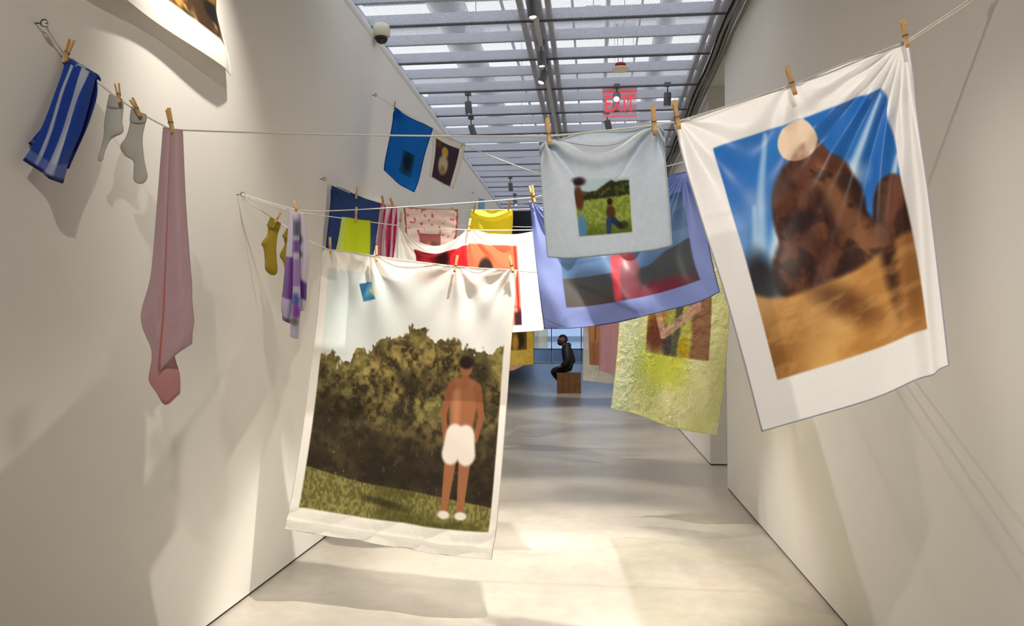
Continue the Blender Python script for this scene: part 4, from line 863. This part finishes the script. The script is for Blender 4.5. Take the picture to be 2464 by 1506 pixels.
cloth('printed_cloth', 'printed_sheet', [[(1410, 640, 8.5), (1428, 641, 8.48), (1446, 640, 8.46)], [(1416, 780, 8.48), (1431, 782, 8.45), (1446, 781, 8.44)], [(1419, 876, 8.46), (1432, 878, 8.44), (1446, 879, 8.42)]], 30, 60,
      lambda U, V: .02*np.sin(7*U), lambda U, V: Paint(U.shape, (226, 170, 118)).mix(sm(.74, .8, V), (196, 140, 104)).mix(stroke(U, V, (.6, .5), (.55, .72), .06, .04, .4), (120, 78, 58)).c, M['sheer'], 'narrow peach coloured cloth between pearly sheet and pink cloth', 'cloth', (206, 150, 110))
# ---- gold cloth and pale sheet further down the hall ----
cloth('printed_cloth', 'printed_sheet', [[(1190, 640, 9.2), (1236, 640, 9.16), (1284, 640, 9.1)], [(1188, 770, 9.16), (1235, 770, 9.12), (1283, 770, 9.08)], [(1186, 880, 9.14), (1234, 880, 9.1), (1284, 876, 9.06)]], 60, 90,
      lambda U, V: .015*np.sin(9*U+1)*V, lambda U, V: Paint(U.shape, (216, 182, 72)).mix(sm(.4, .7, fbm(U*6, V*20, 3, 3))*.6, (232, 206, 110)).mix(rect(U, V, .2, .84, .25, .845, .01), (116, 88, 40)).mix(rect(U, V, .2, .84, .25, .845, .01)*blob(U, V, .66, .74, .12, .1, .5), (60, 44, 26)).mix(rect(U, V, .2, .84, .25, .845, .01)*blob(U, V, .55, .77, .08, .08, .5), (206, 156, 70)).c, M['print'], 'gold yellow cloth with a brown print, under the red print cloth', 'cloth', (206, 170, 60))
cloth('cloth', 'sheet', [[(1262, 640, 10.4), (1290, 640, 10.4), (1318, 640, 10.4)], [(1262, 740, 10.35), (1290, 740, 10.35), (1318, 740, 10.35)], [(1262, 836, 10.3), (1290, 838, 10.3), (1317, 836, 10.3)]], 30, 50, lambda U, V: .02*np.sin(8*U+V), plain((224, 226, 206), 6), M['sheer'], 'sheer ivory cloth behind the gold cloth', 'cloth', (216, 218, 200))
cloth('cloth', 'sheet', [[(1196, 640, 10.0), (1226, 640, 10.0), (1260, 640, 10.0)], [(1196, 780, 9.95), (1226, 780, 9.95), (1260, 780, 9.95)], [(1200, 880, 9.9), (1228, 892, 9.9), (1258, 880, 9.9)]], 30, 40, lambda U, V: .015*np.sin(7*U), plain((226, 178, 160), 5), M['print'], 'dull pink cloth with rounded hem peeking below the gold cloth', 'cloth', (210, 160, 146))

# ================================================================== BENCH AND SEATED PERSON
yb = 18.0; p0, p1 = at(1340, 945, yb), at(1397, 945, yb)
bn = empty('wooden_bench', ((p0[0]+p1[0])/2, yb, 0)); tag(bn, 'brown wooden cube bench under the seated person', 'bench')
bw = (p1[0]-p0[0])/2
for k in range(4):
    x0 = -bw+2*bw*k/4; box('plank', x0+.0015, x0+2*bw/4-.0015, 0, .022, .0, .425, M['benchwood'], bn, .002)
    box('plank', x0+.0015, x0+2*bw/4-.0015, .448, .47, .0, .425, M['benchwood'], bn, .002)
box('side_panel', -bw, -bw+.022, .024, .446, 0, .425, M['benchwood'], bn, .002); box('side_panel', bw-.022, bw, .024, .446, 0, .425, M['benchwood'], bn, .002)
box('seat', -bw-.004, bw+.004, -.004, .474, .4265, .456, M['benchwood'], bn, .003)

def skin_mesh(name, verts, edges, radii, mat, parent, sub=2):
    me = bpy.data.meshes.new(name); o = parent and np.array(parent.location); me.from_pydata([tuple(np.array(v)-o) for v in verts], edges, [])
    ob = link(name, me, mat, parent); m = ob.modifiers.new('skin', 'SKIN'); m.use_smooth_shade = True
    for i, sv in enumerate(me.skin_vertices[0].data):
        r = radii[i]; sv.radius = (r, r) if np.isscalar(r) else r; sv.use_root = (i == 0)
    s = ob.modifiers.new('sub', 'SUBSURF'); s.levels = sub; s.render_levels = sub
    dg = bpy.context.evaluated_depsgraph_get(); ev = bpy.data.meshes.new_from_object(ob.evaluated_get(dg)); ob.modifiers.clear(); ob.data = ev
    ev.name = name
    if not ev.materials: ev.materials.append(mat)
    return ob
class Sk:
    def __init__(s): s.v = []; s.e = []; s.r = []
    def add(s, p, r, par=None):
        s.v.append(p); s.r.append(r); i = len(s.v)-1
        if par is not None: s.e.append((par, i))
        return i
def person():
    yc = 18.34
    root = empty('person', (-.58, yc, .456)); tag(root, 'person in black hooded jacket sitting in profile on the wooden bench', 'person')
    def limbs(k, grow, arms=True, legs=True, head=True, hands=True):
        pv = k.add((-.56, yc, .625), .13+grow)
        wa = k.add((-.58, yc, .74), .125+grow, pv); ch = k.add((-.635, yc, .95), .14+grow, wa); nb = k.add((-.67, yc, 1.06), .075+grow, ch)
        if head:
            nk = k.add((-.70, yc, 1.115), .062, nb); hd = k.add((-.738, yc, 1.175), .108, nk); ht = k.add((-.735, yc, 1.245), .112, hd); k.add((-.735, yc, 1.292), .07, ht)
            ns = k.add((-.825, yc, 1.19), .036, hd); k.add((-.858, yc, 1.178), .018, ns); jw = k.add((-.80, yc, 1.125), .045, hd)
            for s in (-1, 1): k.add((-.715, yc+s*.10, 1.19), .022, hd)
        for s in (-1, 1):
            if arms:
                sh = k.add((-.635, yc+s*.185, 1.01), .066+grow, ch); el = k.add((-.60, yc+s*.235, .755), .05+grow, sh); wr = k.add((-.745, yc+s*.19, .60), .036+grow*.8, el)
                if hands:
                    pl = k.add((-.80, yc+s*.17, .583), .03, wr)
                    for f in range(4):
                        a = k.add((-.845-.004*(f == 1), yc+s*(.14+.018*f), .572), .0105, pl); k.add((-.872-.006*(f in (1, 2)), yc+s*(.138+.018*f), .552), .0085, a)
                    a = k.add((-.80, yc+s*.13, .575), .0115, pl); k.add((-.835, yc+s*.115, .565), .009, a)
            if legs:
                hp = k.add((-.60, yc+s*.09, .565), .09+grow, pv); kn = k.add((-.975, yc+.12+s*.11, .485), .062+grow, hp); sh_ = k.add((-.83, yc+.24+s*.09, .29), .052+grow, kn); an = k.add((-.68, yc+.32+s*.08, .10), .04+grow, sh_)
                if not grow: k.add((-.70, yc+.42+s*.08, .05), .035, an)
    k = Sk(); limbs(k, 0); skin_mesh('body', k.v, k.e, k.r, M['skin'], root)
    k = Sk(); limbs(k, .03, legs=False, head=False, hands=False); skin_mesh('jacket', k.v, k.e, k.r, M['jacket'], root)
    k = Sk(); limbs(k, .012, arms=False, head=False); skin_mesh('trousers', k.v, k.e, k.r, M['trousers'], root)
    k = Sk(); h0 = k.add((-.592, yc, 1.085), .075); h1 = k.add((-.60, yc-.075, 1.08), .068, h0); h2 = k.add((-.60, yc+.075, 1.08), .068, h0); h3 = k.add((-.66, yc-.115, 1.065), .045, h1); h4 = k.add((-.66, yc+.115, 1.065), .045, h2); k.add((-.72, yc-.09, 1.055), .03, h3); k.add((-.72, yc+.09, 1.055), .03, h4); skin_mesh('hood', k.v, k.e, k.r, M['jacket'], root)
    # hair cap and beard
    def capmesh(name, c, rad, keep, mat):
        bm = bmesh.new(); bmesh.ops.create_uvsphere(bm, u_segments=28, v_segments=18, radius=1)
        for v in bm.verts: v.co = Vector((v.co.x*rad[0], v.co.y*rad[1], v.co.z*rad[2]))
        bmesh.ops.delete(bm, geom=[v for v in bm.verts if not keep(v.co)], context='VERTS')
        for v in bm.verts: v.co += Vector(c)-Vector(root.location)
        me = bm_mesh(name, bm); me.polygons.foreach_set('use_smooth', [True]*len(me.polygons)); o = link(name, me, mat, root); thick(o, .01); return o
    capmesh('hair', (-.728, yc, 1.222), (.108, .104, .108), lambda q: q.z > .045 or (q.x > .03 and q.z > -.08), M['hair'])
    capmesh('beard', (-.772, yc, 1.145), (.078, .078, .066), lambda q: q.z < .02 and q.x < .03, M['hair'])
    for s in (-1, 1):
        bm = bmesh.new(); bmesh.ops.create_uvsphere(bm, u_segments=16, v_segments=10, radius=1)
        for v in bm.verts: v.co = Vector((v.co.x*.045, v.co.y*.13+.05, max(v.co.z, -.55)*.06))+Vector((-.69, yc+.35+s*.08, .034))-Vector(root.location)
        me = bm_mesh('shoe', bm); link('shoe', me, M['trousers'], root)
        bm = bmesh.new(); bmesh.ops.create_uvsphere(bm, u_segments=10, v_segments=8, radius=.011)
        for v in bm.verts: v.co += Vector((-.828, yc+s*.036, 1.212))-Vector(root.location)
        link('eye', bm_mesh('eye', bm), M['dome'], root)
person()
